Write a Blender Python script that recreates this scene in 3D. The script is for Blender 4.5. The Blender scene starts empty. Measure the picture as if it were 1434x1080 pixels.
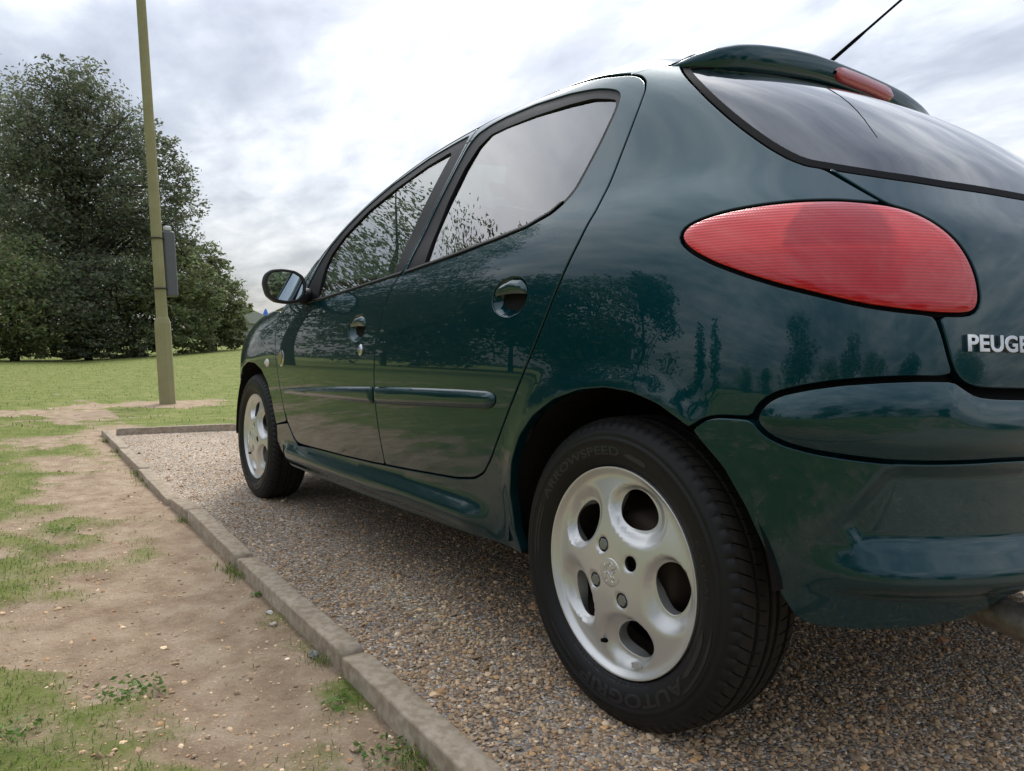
import bpy, bmesh, math, random
import numpy as np
from mathutils import Matrix, Vector
from mathutils.geometry import delaunay_2d_cdt

random.seed(7); RNG = np.random.default_rng(11)
scene = bpy.context.scene
COL = scene.collection

# ------------------------------------------------------------------ camera
CAM = np.array([-0.9868, 1.7195, 0.6932]); YAW, PITCH, ROLL, FPX = -0.6063, -0.0456, 0.0168, 1007.79
def cam_axes():
    cy, sy, cp, sp = math.cos(YAW), math.sin(YAW), math.cos(PITCH), math.sin(PITCH)
    f = np.array([cy*cp, sy*cp, sp]); r = np.array([sy, -cy, 0.]); u = np.cross(r, f)
    cr, sr = math.cos(ROLL), math.sin(ROLL)
    return cr*r+sr*u, -sr*r+cr*u, f
_r, _u, _f = cam_axes()
cd = bpy.data.cameras.new('camera'); cam = bpy.data.objects.new('camera', cd); COL.objects.link(cam)
cd.sensor_width = 36; cd.lens = FPX/1434*36; cd.clip_start = .02; cd.clip_end = 3000
cam.matrix_world = Matrix(((_r[0], _u[0], -_f[0], CAM[0]), (_r[1], _u[1], -_f[1], CAM[1]), (_r[2], _u[2], -_f[2], CAM[2]), (0, 0, 0, 1)))
scene.camera = cam

# ------------------------------------------------------------------ sky and sun
SUN_AZ, SUN_EL = math.radians(-30), math.radians(46)     # azimuth from +x towards +y
sdir = Vector((math.cos(SUN_EL)*math.cos(SUN_AZ), math.cos(SUN_EL)*math.sin(SUN_AZ), math.sin(SUN_EL)))
w = bpy.data.worlds.new('World'); scene.world = w; w.use_nodes = True
nt = w.node_tree; nt.nodes.clear()
def N(t, **k):
    n = nt.nodes.new(t)
    for a, b in k.items(): setattr(n, a, b)
    return n
def L(a, b): nt.links.new(a, b)
def math_node(op, a, b=None, c=None):
    n = N('ShaderNodeMath', operation=op)
    for i, v in enumerate((a, b, c)):
        if v is None: continue
        if isinstance(v, (int, float)): n.inputs[i].default_value = v
        else: L(v, n.inputs[i])
    return n.outputs[0]
sky = N('ShaderNodeTexSky', sky_type='NISHITA'); sky.sun_disc = False
sky.sun_elevation = SUN_EL; sky.sun_rotation = math.radians(90)-SUN_AZ
sky.air_density = 1.2; sky.dust_density = 2.0
tc = N('ShaderNodeTexCoord'); sep = N('ShaderNodeSeparateXYZ'); L(tc.outputs['Generated'], sep.inputs[0])
zz = math_node('ADD', math_node('MAXIMUM', sep.outputs[2], 0.0), .17)
px = math_node('DIVIDE', sep.outputs[0], zz); py = math_node('DIVIDE', sep.outputs[1], zz)
cmb = N('ShaderNodeCombineXYZ'); L(px, cmb.inputs[0]); L(py, cmb.inputs[1])
mp = N('ShaderNodeMapping'); mp.inputs['Rotation'].default_value = (0, 0, .5); mp.inputs['Scale'].default_value = (.8, 1.25, 1); mp.inputs['Location'].default_value = (3.1, 1.7, 0)
L(cmb.outputs[0], mp.inputs[0])
n1 = N('ShaderNodeTexNoise'); n1.inputs['Scale'].default_value = .62; n1.inputs['Detail'].default_value = 9; n1.inputs['Roughness'].default_value = .56; n1.inputs['Distortion'].default_value = .35
n2 = N('ShaderNodeTexNoise'); n2.inputs['Scale'].default_value = 2.3; n2.inputs['Detail'].default_value = 8; n2.inputs['Roughness'].default_value = .55
L(mp.outputs[0], n1.inputs['Vector']); L(mp.outputs[0], n2.inputs['Vector'])
n3 = N('ShaderNodeTexNoise'); n3.inputs['Scale'].default_value = 5.5; n3.inputs['Detail'].default_value = 7; n3.inputs['Roughness'].default_value = .55; n3.inputs['Distortion'].default_value = .4; L(mp.outputs[0], n3.inputs['Vector'])
mixn = math_node('ADD', math_node('ADD', math_node('MULTIPLY', n1.outputs[0], .59), math_node('MULTIPLY', n2.outputs[0], .26)), math_node('MULTIPLY', n3.outputs[0], .15))
cr = N('ShaderNodeValToRGB'); L(mixn, cr.inputs[0])
e = cr.color_ramp.elements; e[0].position = .385; e[0].color = (.27, .305, .38, 1); e[1].position = .635; e[1].color = (1.12, 1.12, 1.13, 1)
m_ = e.new(.47); m_.color = (.45, .487, .56, 1); m_ = e.new(.54); m_.color = (.72, .75, .805, 1)
# glow of the sun behind the cloud
dp = N('ShaderNodeVectorMath', operation='DOT_PRODUCT'); L(tc.outputs['Generated'], dp.inputs[0]); dp.inputs[1].default_value = sdir
gl = math_node('POWER', math_node('MAXIMUM', dp.outputs['Value'], 0.0), 5.0)
cb = math_node('ADD', math_node('MULTIPLY', gl, 4.2), 7.3)
# an overcast sky is darker towards the horizon
ov = math_node('MULTIPLY_ADD', math_node('POWER', math_node('MAXIMUM', sep.outputs[2], 0.0), .9), .95, .35)
vm = N('ShaderNodeVectorMath', operation='SCALE'); L(cr.outputs[0], vm.inputs[0]); L(math_node('MULTIPLY', cb, ov), vm.inputs['Scale'])
mx = N('ShaderNodeMix', data_type='RGBA'); mx.inputs[0].default_value = .88
L(sky.outputs[0], mx.inputs[6]); L(vm.outputs[0], mx.inputs[7])
bg = N('ShaderNodeBackground'); bg.inputs[1].default_value = .112; L(mx.outputs[2], bg.inputs[0])
wo = N('ShaderNodeOutputWorld'); L(bg.outputs[0], wo.inputs[0])
sl = bpy.data.lights.new('sun', 'SUN'); sl.energy = 1.5; sl.angle = math.radians(22); sl.color = (1, .955, .89)
so = bpy.data.objects.new('sun', sl); COL.objects.link(so); so.rotation_euler = sdir.to_track_quat('Z', 'Y').to_euler(); so.location = (0, 0, 30)
vs = scene.view_settings; vs.view_transform = 'Standard'; vs.look = 'None'; vs.exposure = 0.98; vs.gamma = 1.0
try: vs.use_curve_mapping = False
except Exception: pass
scene.cycles.max_bounces = 10; scene.cycles.transparent_max_bounces = 24; scene.cycles.use_denoising = True

# ------------------------------------------------------------------ materials
def mat(name, color=(.5, .5, .5), rough=.5, metal=0., coat=0., coat_rough=.03, spec=.5, bump=None, var=None, ior=1.5, coat_ior=1.5):
    """bump=(scale, strength, distance); var=(scale, amount, color2)"""
    m = bpy.data.materials.new(name); m.use_nodes = True; t = m.node_tree; b = t.nodes['Principled BSDF']
    b.inputs['Base Color'].default_value = (*color, 1); b.inputs['Roughness'].default_value = rough; b.inputs['Metallic'].default_value = metal
    b.inputs['Coat Weight'].default_value = coat; b.inputs['Coat Roughness'].default_value = coat_rough; b.inputs['Specular IOR Level'].default_value = spec; b.inputs['IOR'].default_value = ior; b.inputs['Coat IOR'].default_value = coat_ior
    tcn = t.nodes.new('ShaderNodeTexCoord')
    if var:
        n = t.nodes.new('ShaderNodeTexNoise'); n.inputs['Scale'].default_value = var[0]; n.inputs['Detail'].default_value = 6; n.inputs['Roughness'].default_value = .65
        t.links.new(tcn.outputs['Object'], n.inputs['Vector'])
        r = t.nodes.new('ShaderNodeValToRGB'); r.color_ramp.elements[0].position = .5-var[1]/2; r.color_ramp.elements[1].position = .5+var[1]/2
        r.color_ramp.elements[0].color = (*color, 1); r.color_ramp.elements[1].color = (*var[2], 1)
        t.links.new(n.outputs[0], r.inputs[0]); t.links.new(r.outputs[0], b.inputs['Base Color'])
    if bump:
        n = t.nodes.new('ShaderNodeTexNoise'); n.inputs['Scale'].default_value = bump[0]; n.inputs['Detail'].default_value = 5
        t.links.new(tcn.outputs['Object'], n.inputs['Vector'])
        bn = t.nodes.new('ShaderNodeBump'); bn.inputs['Strength'].default_value = bump[1]; bn.inputs['Distance'].default_value = bump[2]
        t.links.new(n.outputs[0], bn.inputs['Height']); t.links.new(bn.outputs[0], b.inputs['Normal'])
    return m
M = {}
M['paint'] = mat('green_metallic_paint', (.0002, .029, .037), .33, .45, 1.0, .006, spec=0.0, var=(900, .5, (.0003, .042, .053)), coat_ior=1.52)
def road_film(m):
    """a thin uneven film of road dirt low on the body"""
    t = m.node_tree; b = t.nodes['Principled BSDF']; n_ = t.nodes.new; l = t.links.new
    g = n_('ShaderNodeNewGeometry'); s = n_('ShaderNodeSeparateXYZ'); l(g.outputs['Position'], s.inputs[0])
    r = n_('ShaderNodeMapRange'); r.interpolation_type = 'SMOOTHSTEP'; r.inputs[1].default_value = .52; r.inputs[2].default_value = .22; l(s.outputs[2], r.inputs[0])
    q = n_('ShaderNodeTexNoise'); q.inputs['Scale'].default_value = 9; q.inputs['Detail'].default_value = 10; q.inputs['Roughness'].default_value = .75; l(g.outputs['Position'], q.inputs['Vector'])
    k = n_('ShaderNodeMath'); k.operation = 'MULTIPLY'; l(r.outputs[0], k.inputs[0]); l(q.outputs[0], k.inputs[1])
    f = n_('ShaderNodeMath'); f.operation = 'MULTIPLY_ADD'; f.inputs[1].default_value = .30; l(k.outputs[0], f.inputs[0]); f.inputs[2].default_value = .004
    old = b.inputs['Base Color'].links[0].from_socket; mx = n_('ShaderNodeMix'); mx.data_type = 'RGBA'; l(f.outputs[0], mx.inputs[0]); l(old, mx.inputs[6]); mx.inputs[7].default_value = (.060, .052, .042, 1); l(mx.outputs[2], b.inputs['Base Color'])
    cw = n_('ShaderNodeMath'); cw.operation = 'MULTIPLY_ADD'; l(f.outputs[0], cw.inputs[0]); cw.inputs[1].default_value = -1.5; cw.inputs[2].default_value = 1.0; l(cw.outputs[0], b.inputs['Coat Weight'])
    c2 = n_('ShaderNodeMath'); c2.operation = 'MULTIPLY_ADD'; l(f.outputs[0], c2.inputs[0]); c2.inputs[1].default_value = .25; c2.inputs[2].default_value = .006; l(c2.outputs[0], b.inputs['Coat Roughness'])
road_film(M['paint'])
M['black_trim'] = mat('black_satin_trim', (.009, .009, .010), .45, 0, 0, spec=.14, bump=(600, .08, .0005))
M['rubber'] = mat('black_rubber_seal', (.006, .006, .007), .7, spec=.08)
M['inner'] = mat('black_inner_panel', (.008, .008, .009), .8, spec=.2)
M['liner'] = mat('wheel_arch_liner', (.010, .009, .009), .9, spec=.15, bump=(60, .4, .004), var=(14, .4, (.020, .016, .013)))
M['tyre'] = mat('tyre_rubber', (.0055, .0055, .0062), .58, spec=.35, bump=(350, .12, .0006), var=(30, .6, (.0085, .0082, .0082)))
M['tyre_tread'] = mat('tyre_tread_dusty', (.013, .0115, .0105), .8, spec=.3, bump=(250, .2, .0008), var=(45, .6, (.027, .023, .019)))
M['tyre_letter'] = mat('tyre_letter', (.018, .0185, .021), .42, spec=.5)
M['alloy'] = mat('silver_alloy', (.66, .655, .635), .34, .62, .4, .14, bump=(420, .03, .0003), var=(40, .75, (.66, .655, .635)))
M['bolt'] = mat('grey_bolt', (.26, .265, .25), .45, .6)
M['chrome'] = mat('chrome', (.62, .63, .65), .12, 1.0)
M['drum'] = mat('brake_drum', (.030, .022, .018), .8, .2, var=(25, .6, (.05, .028, .018)))
M['steel'] = mat('exhaust_steel', (.36, .33, .29), .55, .8, var=(60, .6, (.10, .085, .07)))
M['seat'] = mat('grey_seat_fabric', (.030, .032, .036), .9, spec=.2, bump=(300, .3, .001))
M['plastic'] = mat('dark_plastic', (.018, .018, .020), .6)
M['white_lens'] = mat('white_lens', (.72, .70, .66), .25, 0, .6)
M['mirror'] = mat('mirror_glass', (.70, .80, .84), .01, 1.0)
M['underseal'] = mat('underseal', (.008, .008, .008), .9, spec=.1)
M['weight'] = mat('wheel_weight', (.60, .60, .60), .45, .6)
def glass_mat(name, tint, ior=1.52):
    m = bpy.data.materials.new(name); m.use_nodes = True; t = m.node_tree; t.nodes.clear()
    tr = t.nodes.new('ShaderNodeBsdfTransparent'); tr.inputs[0].default_value = (*tint, 1)
    g = t.nodes.new('ShaderNodeBsdfGlossy'); g.inputs['Roughness'].default_value = 0.0; g.inputs[0].default_value = (1, 1, 1, 1)
    fr = t.nodes.new('ShaderNodeFresnel'); fr.inputs[0].default_value = ior
    # two faces of the pane: R = 2F/(1+F)
    a = t.nodes.new('ShaderNodeMath'); a.operation = 'MULTIPLY'; a.inputs[1].default_value = 2; t.links.new(fr.outputs[0], a.inputs[0])
    b = t.nodes.new('ShaderNodeMath'); b.operation = 'ADD'; b.inputs[1].default_value = 1; t.links.new(fr.outputs[0], b.inputs[0])
    c = t.nodes.new('ShaderNodeMath'); c.operation = 'DIVIDE'; t.links.new(a.outputs[0], c.inputs[0]); t.links.new(b.outputs[0], c.inputs[1])
    mx = t.nodes.new('ShaderNodeMixShader'); t.links.new(c.outputs[0], mx.inputs[0]); t.links.new(tr.outputs[0], mx.inputs[1]); t.links.new(g.outputs[0], mx.inputs[2])
    o = t.nodes.new('ShaderNodeOutputMaterial'); t.links.new(mx.outputs[0], o.inputs[0]); return m
M['glass'] = glass_mat('tinted_green_glass', (.50, .68, .60), 1.62)
M['rear_glass'] = glass_mat('rear_screen_glass', (.20, .20, .22), 1.55)
def lamp_mat():
    m = bpy.data.materials.new('red_ribbed_lens'); m.use_nodes = True; t = m.node_tree; b = t.nodes['Principled BSDF']
    b.inputs['Roughness'].default_value = .32; b.inputs['Coat Weight'].default_value = 1; b.inputs['Coat Roughness'].default_value = .02; b.inputs['Coat IOR'].default_value = 1.5; b.inputs['Specular IOR Level'].default_value = .15
    tcn = t.nodes.new('ShaderNodeTexCoord')
    def wave(direction, scale):
        n = t.nodes.new('ShaderNodeTexWave'); n.bands_direction = direction; n.inputs['Scale'].default_value = scale; n.inputs['Distortion'].default_value = 0
        t.links.new(tcn.outputs['Object'], n.inputs['Vector']); return n
    wz = wave('Z', 62); wy = wave('DIAGONAL', 95)
    ad = t.nodes.new('ShaderNodeMath'); ad.operation = 'MULTIPLY_ADD'; t.links.new(wz.outputs['Fac'], ad.inputs[0]); ad.inputs[1].default_value = 1.0
    ml = t.nodes.new('ShaderNodeMath'); ml.operation = 'MULTIPLY'; ml.inputs[1].default_value = .35; t.links.new(wy.outputs['Fac'], ml.inputs[0]); t.links.new(ml.outputs[0], ad.inputs[2])
    bn = t.nodes.new('ShaderNodeBump'); bn.inputs['Strength'].default_value = .30; bn.inputs['Distance'].default_value = .0012; t.links.new(ad.outputs[0], bn.inputs['Height'])
    t.links.new(bn.outputs[0], b.inputs['Normal'])
    # reversing lamp disc, plus sky reflection painted in as lighter top, darker lower half
    at = t.nodes.new('ShaderNodeAttribute'); at.attribute_name = 'disc_and_sheen'
    r = t.nodes.new('ShaderNodeValToRGB'); r.color_ramp.interpolation = 'LINEAR'
    el = r.color_ramp.elements; el[0].position = 0; el[0].color = (.84, .036, .034, 1); el[1].position = 1; el[1].color = (.52, .024, .032, 1)
    x = el.new(.5); x.color = (.54, .006, .012, 1)
    t.links.new(at.outputs['Fac'], r.inputs[0])
    rb = t.nodes.new('ShaderNodeMix'); rb.data_type = 'RGBA'; rb.blend_type = 'MULTIPLY'; t.links.new(r.outputs[0], rb.inputs[6])
    lo = t.nodes.new('ShaderNodeMapRange'); lo.inputs[3].default_value = .70; lo.inputs[4].default_value = 1.0; t.links.new(wz.outputs['Fac'], lo.inputs[0])
    t.links.new(lo.outputs[0], rb.inputs[7]); rb.inputs[0].default_value = 1
    t.links.new(rb.outputs[2], b.inputs['Base Color'])
    b.inputs['Subsurface Weight'].default_value = .0; b.inputs['Subsurface Radius'].default_value = (.02, .004, .004); b.inputs['Subsurface Scale'].default_value = .5
    return m
M['lamp'] = lamp_mat()
M['brake_lens'] = mat('dark_red_lens', (.40, .018, .026), .25, 0, 1.0, .03, bump=(500, .1, .0006))

# ------------------------------------------------------------------ object helpers
def link(o, parent=None, kind=None, label=None, cat=None, group=None):
    COL.objects.link(o)
    if parent is not None: o.parent = parent
    if kind: o['kind'] = kind
    if label: o['label'] = label
    if cat: o['category'] = cat
    if group: o['group'] = group
    return o
def mesh_obj(name, V, faces, m, parent=None, normals=None, smooth=True, **k):
    me = bpy.data.meshes.new(name); me.from_pydata([tuple(map(float, v)) for v in V], [], [tuple(map(int, f)) for f in faces])
    if smooth: me.polygons.foreach_set('use_smooth', [True]*len(me.polygons))
    me.update()
    if normals is not None: me.normals_split_custom_set_from_vertices([tuple(map(float, n)) for n in normals])
    for mm in (m if isinstance(m, (list, tuple)) else [m]): me.materials.append(mm)
    return link(bpy.data.objects.new(name, me), parent, **k)
def mirror_obj(o, parent=None, name=None, m=None):
    """mirror image of a part on the other flank of the car"""
    me0 = o.data; V = np.empty(len(me0.vertices)*3); me0.vertices.foreach_get('co', V); V = V.reshape(-1, 3)*[1, -1, 1]
    Fc = [tuple(reversed(p.vertices)) for p in me0.polygons]
    q = NORM.get(o.name); q = None if q is None else q*[1, -1, 1]
    n = mesh_obj(name or o.name.split('.')[0], V, Fc, [m] if m else list(me0.materials), parent, normals=q)
    NORM[n.name] = q
    for c in list(o.children): mirror_obj(c, n)
    return n
NORM = {}
def box(bm, c, s, rot=None):
    r = bmesh.ops.create_cube(bm, size=1); vs_ = r['verts']
    mt = Matrix.Translation(c) @ (rot.to_4x4() if rot is not None else Matrix()) @ Matrix.Diagonal((*s, 1))
    bmesh.ops.transform(bm, matrix=mt, verts=vs_); return vs_
def bm_obj(name, bm, m, parent=None, smooth=False, bevel=0, seg=2, **k):
    if bevel: bmesh.ops.bevel(bm, geom=list(bm.edges), offset=bevel, segments=seg, affect='EDGES', profile=.5)
    me = bpy.data.meshes.new(name); bm.to_mesh(me); bm.free()
    if smooth: me.polygons.foreach_set('use_smooth', [True]*len(me.polygons))
    me.materials.append(m); return link(bpy.data.objects.new(name, me), parent, **k)
def tube(V, Fc, pts, rad, seg=10, cap=True):
    """append a tube along pts to lists V, Fc"""
    pts = [np.asarray(p, float) for p in pts]; rad = [rad]*len(pts) if np.isscalar(rad) else rad
    prev = None; b0 = len(V)
    for i, p in enumerate(pts):
        d = pts[min(i+1, len(pts)-1)]-pts[max(i-1, 0)]; d = d/np.linalg.norm(d)
        if prev is None:
            a = np.cross(d, [0, 0, 1.]); a = a if np.linalg.norm(a) > .1 else np.cross(d, [0, 1., 0])
        else: a = prev-d*(prev@d)
        a = a/np.linalg.norm(a); prev = a; b = np.cross(d, a)
        for k in range(seg):
            t = 2*math.pi*k/seg; V.append(p+rad[i]*(math.cos(t)*a+math.sin(t)*b))
    for i in range(len(pts)-1):
        for k in range(seg):
            q = b0+i*seg; k2 = (k+1) % seg
            Fc.append((q+k, q+k2, q+seg+k2, q+seg+k))
    if cap:
        Fc.append(tuple(b0+k for k in reversed(range(seg)))); Fc.append(tuple(b0+(len(pts)-1)*seg+k for k in range(seg)))
def tube_obj(name, pts, rad, m, parent=None, seg=12, **k):
    V, Fc = [], []; tube(V, Fc, pts, rad, seg); return mesh_obj(name, V, Fc, m, parent, **k)
def smoothstep(a, b, x):
    t = np.clip((np.asarray(x, float)-a)/(b-a), 0, 1); return t*t*(3-2*t)
# ------------------------------------------------------------------ body surface of the car (x forward, y left, z up, rear axle at x = 0)
class CS:
    """cardinal natural cubic spline: weights(x) @ values"""
    def __init__(s,k):
        s.k=k=np.asarray(k,float); n=len(k); h=np.diff(k)
        A=np.eye(n); B=np.zeros((n,n))
        for i in range(1,n-1):
            A[i,i-1]=h[i-1]; A[i,i]=2*(h[i-1]+h[i]); A[i,i+1]=h[i]
            B[i,i-1]=6/h[i-1]; B[i,i]=-6/h[i-1]-6/h[i]; B[i,i+1]=6/h[i]
        s.M=np.linalg.solve(A,B); s.n=n
    def w(s,x):
        x=np.clip(np.asarray(x,float).ravel(),s.k[0],s.k[-1])
        i=np.clip(np.searchsorted(s.k,x)-1,0,s.n-2)
        h=s.k[i+1]-s.k[i]; a=(s.k[i+1]-x)/h; b=1-a
        W=np.zeros((len(x),s.n)); r=np.arange(len(x))
        W[r,i]+=a; W[r,i+1]+=b
        return W+((a**3-a)*h*h/6)[:,None]*s.M[i]+((b**3-b)*h*h/6)[:,None]*s.M[i+1]
    def __call__(s,x,v): return (s.w(x)@np.asarray(v,float)).reshape(np.shape(x))
ZK=[.15,.25,.34,.42,.52,.62,.72,.82,.90,.96,1.02,1.10,1.2,1.3,1.42]
XK=[-.7,-.3,0,.35,.8,1.3,1.8,2.15,2.44,2.75,3.2]
YT=np.array([
 [.74,.775,.79,.800,.812,.818,.812,.795,.770,.730,.682,.635,.585,.535,.48],
 [.75,.783,.797,.808,.820,.826,.822,.808,.785,.750,.705,.657,.607,.557,.50],
 [.76,.785,.797,.810,.822,.828,.825,.815,.798,.772,.731,.684,.635,.585,.525],
 [.765,.786,.797,.809,.821,.827,.825,.817,.803,.782,.750,.706,.655,.603,.54],
 [.765,.785,.796,.808,.820,.826,.824,.814,.797,.773,.742,.704,.657,.607,.545],
 [.765,.785,.796,.808,.820,.826,.824,.813,.796,.773,.746,.711,.665,.614,.55],
 [.765,.785,.796,.808,.819,.825,.823,.812,.796,.776,.750,.715,.670,.622,.56],
 [.765,.785,.797,.808,.818,.823,.821,.808,.788,.762,.732,.695,.65,.60,.55],
 [.765,.785,.798,.808,.816,.820,.814,.792,.760,.72,.685,.65,.61,.57,.52],
 [.74,.76,.775,.788,.797,.799,.787,.752,.710,.665,.63,.60,.56,.52,.47],
 [.70,.72,.735,.745,.75,.75,.73,.69,.65,.61,.58,.55,.51,.47,.42]])
SX=CS(XK); SZ=CS(ZK)
RZ=[.15,.25,.34,.44,.54,.62,.70,.78,.86,.92,.97,1.05,1.12,1.2,1.27,1.33,1.45]
RXB=[-.50,-.545,-.56,-.57,-.574,-.573,-.570,-.563,-.545,-.515,-.475,-.412,-.338,-.238,-.125,-.005,.22]
RNB=[9.6,9.6,9.6,9.6,9.6,9.6,9.4,8.8,8.0,7.3,6.8,6.2,5.8,5.4,5.2,5,5]
RXU=[-.50,-.575,-.605,-.618,-.622,-.622,-.618,-.60,-.56,-.515,-.475,-.412,-.345,-.258,-.165,-.06,.16]
SR=CS(RZ)
FZ=[.15,.3,.45,.6,.75,.9,1.1,1.5]
FX=[3.08,3.15,3.19,3.18,3.10,2.98,2.85,2.7]
SF=CS(FZ)
TX=[-.5,0.0,.25,.55,.85,1.1,1.3,1.5,1.75,1.95,2.1,2.4,2.7,2.95,3.2]
TZ=[1.35,1.398,1.41,1.42,1.422,1.404,1.368,1.303,1.175,1.04,.972,.925,.865,.79,.68]
TK=[.10,.10,.10,.10,.10,.10,.11,.12,.13,.14,.13,.12,.13,.14,.15]
ST=CS(TX)
def smax(a,b,k):
    h=np.maximum(k-np.abs(a-b),0)/k
    return np.maximum(a,b)+h*h*h*k/6
X0=.5; X1=2.2
def F(P,bump=False):
    x,y,z=P[...,0],np.abs(P[...,1]),P[...,2]
    sh=x.shape; x=x.ravel();y=y.ravel();z=z.ravel()
    ys=((SX.w(x)@YT)*SZ.w(z)).sum(1)
    wz=SR.w(z)
    if bump: xc=wz@np.array(RXU); ys=ys+.004
    else: xc=wz@np.array(RXB)
    n=wz@np.array(RNB)
    t=np.maximum(0,(X0-x)/(X0-xc)); tf=np.maximum(0,(x-X1)/(SF.w(z)@np.array(FX)-X1))
    q=np.minimum(t,3)**n+np.minimum(tf,3)**6.0
    # distance-like: scale so that F ~ metres
    g=np.sqrt((y/ys)**2+q)-1
    # gradient magnitude estimate
    gx=np.where(t>0,n*np.minimum(t,3)**(n-1)/(X0-xc),0)/2+np.where(tf>0,6*np.minimum(tf,3)**5/(.98),0)/2
    gy=y/ys**2
    gm=np.sqrt(gx*gx+gy*gy)/np.maximum(np.sqrt((y/ys)**2+q),.3)
    a=g/np.maximum(gm,.6)
    wt=ST.w(x)
    b=(z-(wt@np.array(TZ)-(wt@np.array(TK))*y*y))*.9
    return smax(a,b,.09).reshape(sh)
def grad(P, bump=False, e=1e-4):
    G = np.stack([(F(P+d, bump)-F(P-d, bump))/(2*e) for d in np.eye(3)*e], -1)
    return G/np.linalg.norm(G, axis=-1, keepdims=True)
AX, UR, AXF = .3, .8, 2.6; UC = AX-UR*math.pi/2
def bisect(o, d, a, b, bump=False):
    for i in range(20):
        m = (a+b)/2; f = F(o+d*m[:, None], bump); a = np.where(f < 0, m, a); b = np.where(f < 0, b, m)
    fa = F(o+d*a[:, None], bump); fb = F(o+d*b[:, None], bump)
    t = a+(b-a)*np.clip(-fa/np.where(np.abs(fb-fa) < 1e-12, 1e-12, fb-fa), 0, 1)
    return o+d*t[:, None]
def S(uv, bump=False):
    u, z = uv[:, 0], uv[:, 1]
    ph = np.where(u < AX, (AX-u)/UR, np.where(u > AXF, -(u-AXF)/UR, 0.))
    o = np.stack([np.clip(u, AX, AXF), 0*u, z], -1); d = np.stack([-np.sin(ph), np.cos(ph), 0*u], -1)
    return bisect(o, d, np.zeros(len(u)), np.full(len(u), 1.6), bump)
def Stop(uv):
    o = np.stack([uv[:, 0], uv[:, 1], 0*uv[:, 0]], -1); d = np.tile([0, 0, 1.], (len(uv), 1))
    return bisect(o, d, np.full(len(uv), .45), np.full(len(uv), 1.7))
def side_map(bump=False, off=0., disp=None):
    def f(uv):
        P = S(uv, bump); n = grad(P, bump)
        if disp is None: return P+n*off, n
        e = 1e-3; q = []
        for dv in ((e, 0), (0, e)):
            A = S(uv+dv, bump); B = S(uv-np.array(dv), bump)
            q.append((A-B)/(2*e)); q.append((disp(uv+dv)-disp(uv-np.array(dv)))/(2*e))
        d = disp(uv)+off; Tu, du, Tz, dz = q
        Tu = Tu+n*du[:, None]; Tz = Tz+n*dz[:, None]
        nn = np.cross(Tu, Tz); nn /= np.linalg.norm(nn, axis=1)[:, None]
        nn *= np.sign((nn*n).sum(1))[:, None]
        return P+n*d[:, None], nn
    return f
def glass_map(poly, off):
    """a smooth drawn pane through the window aperture"""
    o = outline(poly, .02, .004); lo, hi = o.min(0), o.max(0); g = np.array([(a, b) for a in np.linspace(lo[0], hi[0], 24) for b in np.linspace(lo[1], hi[1], 20)]); g = g[inside(g, o)]; g = np.vstack([g, o])
    bas = lambda q: np.stack([np.ones(len(q)), q[:, 0], q[:, 1], q[:, 0]**2, q[:, 0]*q[:, 1], q[:, 1]**2], 1)
    P = S(g); cx = np.linalg.lstsq(np.c_[bas(g), g[:, 0]**3], P[:, 0], rcond=None)[0]; cy = np.linalg.lstsq(bas(g), P[:, 1], rcond=None)[0]
    err = bas(g)@cy-P[:, 1]; cy[0] -= max(0, err.max()-.0005)*.6; print('glass fit', err.min(), err.max())
    pos = lambda q: np.stack([np.c_[bas(q), q[:, 0]**3]@cx, bas(q)@cy, q[:, 1]], 1)
    def f(uv):
        e = 1e-3; n = np.cross(pos(uv+[0, e])-pos(uv-[0, e]), pos(uv+[e, 0])-pos(uv-[e, 0])); n /= np.linalg.norm(n, axis=1)[:, None]; n *= np.sign(n[:, 1:2])
        return pos(uv)+n*off, n
    return f
def top_map(off=0.):
    def f(uv):
        P = Stop(uv); n = grad(P); return P+n*off, n
    return f
# ---- 2-D outlines
def area2(p): return ((p[:, 0]*np.roll(p[:, 1], -1)-np.roll(p[:, 0], -1)*p[:, 1]).sum())/2
def resample(p, step):
    q = np.vstack([p, p[:1]]); d = np.r_[0, np.cumsum(np.hypot(*np.diff(q, axis=0).T))]
    n = max(8, int(round(d[-1]/step))); s = np.linspace(0, d[-1], n, endpoint=False)
    return np.stack([np.interp(s, d, q[:, 0]), np.interp(s, d, q[:, 1])], 1)
def outline(p, step=.008, sigma=.008):
    p = np.asarray(p, float)
    if area2(p) < 0: p = p[::-1]
    h = .002; q = resample(p, h)
    if sigma > 0:
        k = int(3*sigma/h)+1; wts = np.exp(-.5*(np.arange(-k, k+1)*h/sigma)**2); wts /= wts.sum()
        q = sum(wt*np.roll(q, i, axis=0) for i, wt in zip(range(-k, k+1), wts))
    return resample(q, step)
def onormal(p):
    t = np.roll(p, -1, 0)-np.roll(p, 1, 0); t /= np.maximum(np.linalg.norm(t, axis=1), 1e-9)[:, None]
    return np.stack([t[:, 1], -t[:, 0]], 1)          # outward for CCW
def inside(pts, poly):
    x, y = pts[:, 0:1], pts[:, 1:2]; a = poly; b = np.roll(poly, -1, 0)
    c = ((a[:, 1] > y) != (b[:, 1] > y)) & (x < (b[:, 0]-a[:, 0])*(y-a[:, 1])/(b[:, 1]-a[:, 1]+1e-15)+a[:, 0])
    return c.sum(1) % 2 == 1
def pdist(pts, poly):
    out = np.empty(len(pts)); a = poly; ab = np.roll(poly, -1, 0)-a; l2 = (ab**2).sum(1)+1e-15
    for i in range(0, len(pts), 2000):
        p = pts[i:i+2000, None, :]; t = np.clip(((p-a)*ab).sum(2)/l2, 0, 1)
        out[i:i+2000] = np.sqrt((((a+t[..., None]*ab)-p)**2).sum(2).min(1))
    return out
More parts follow.
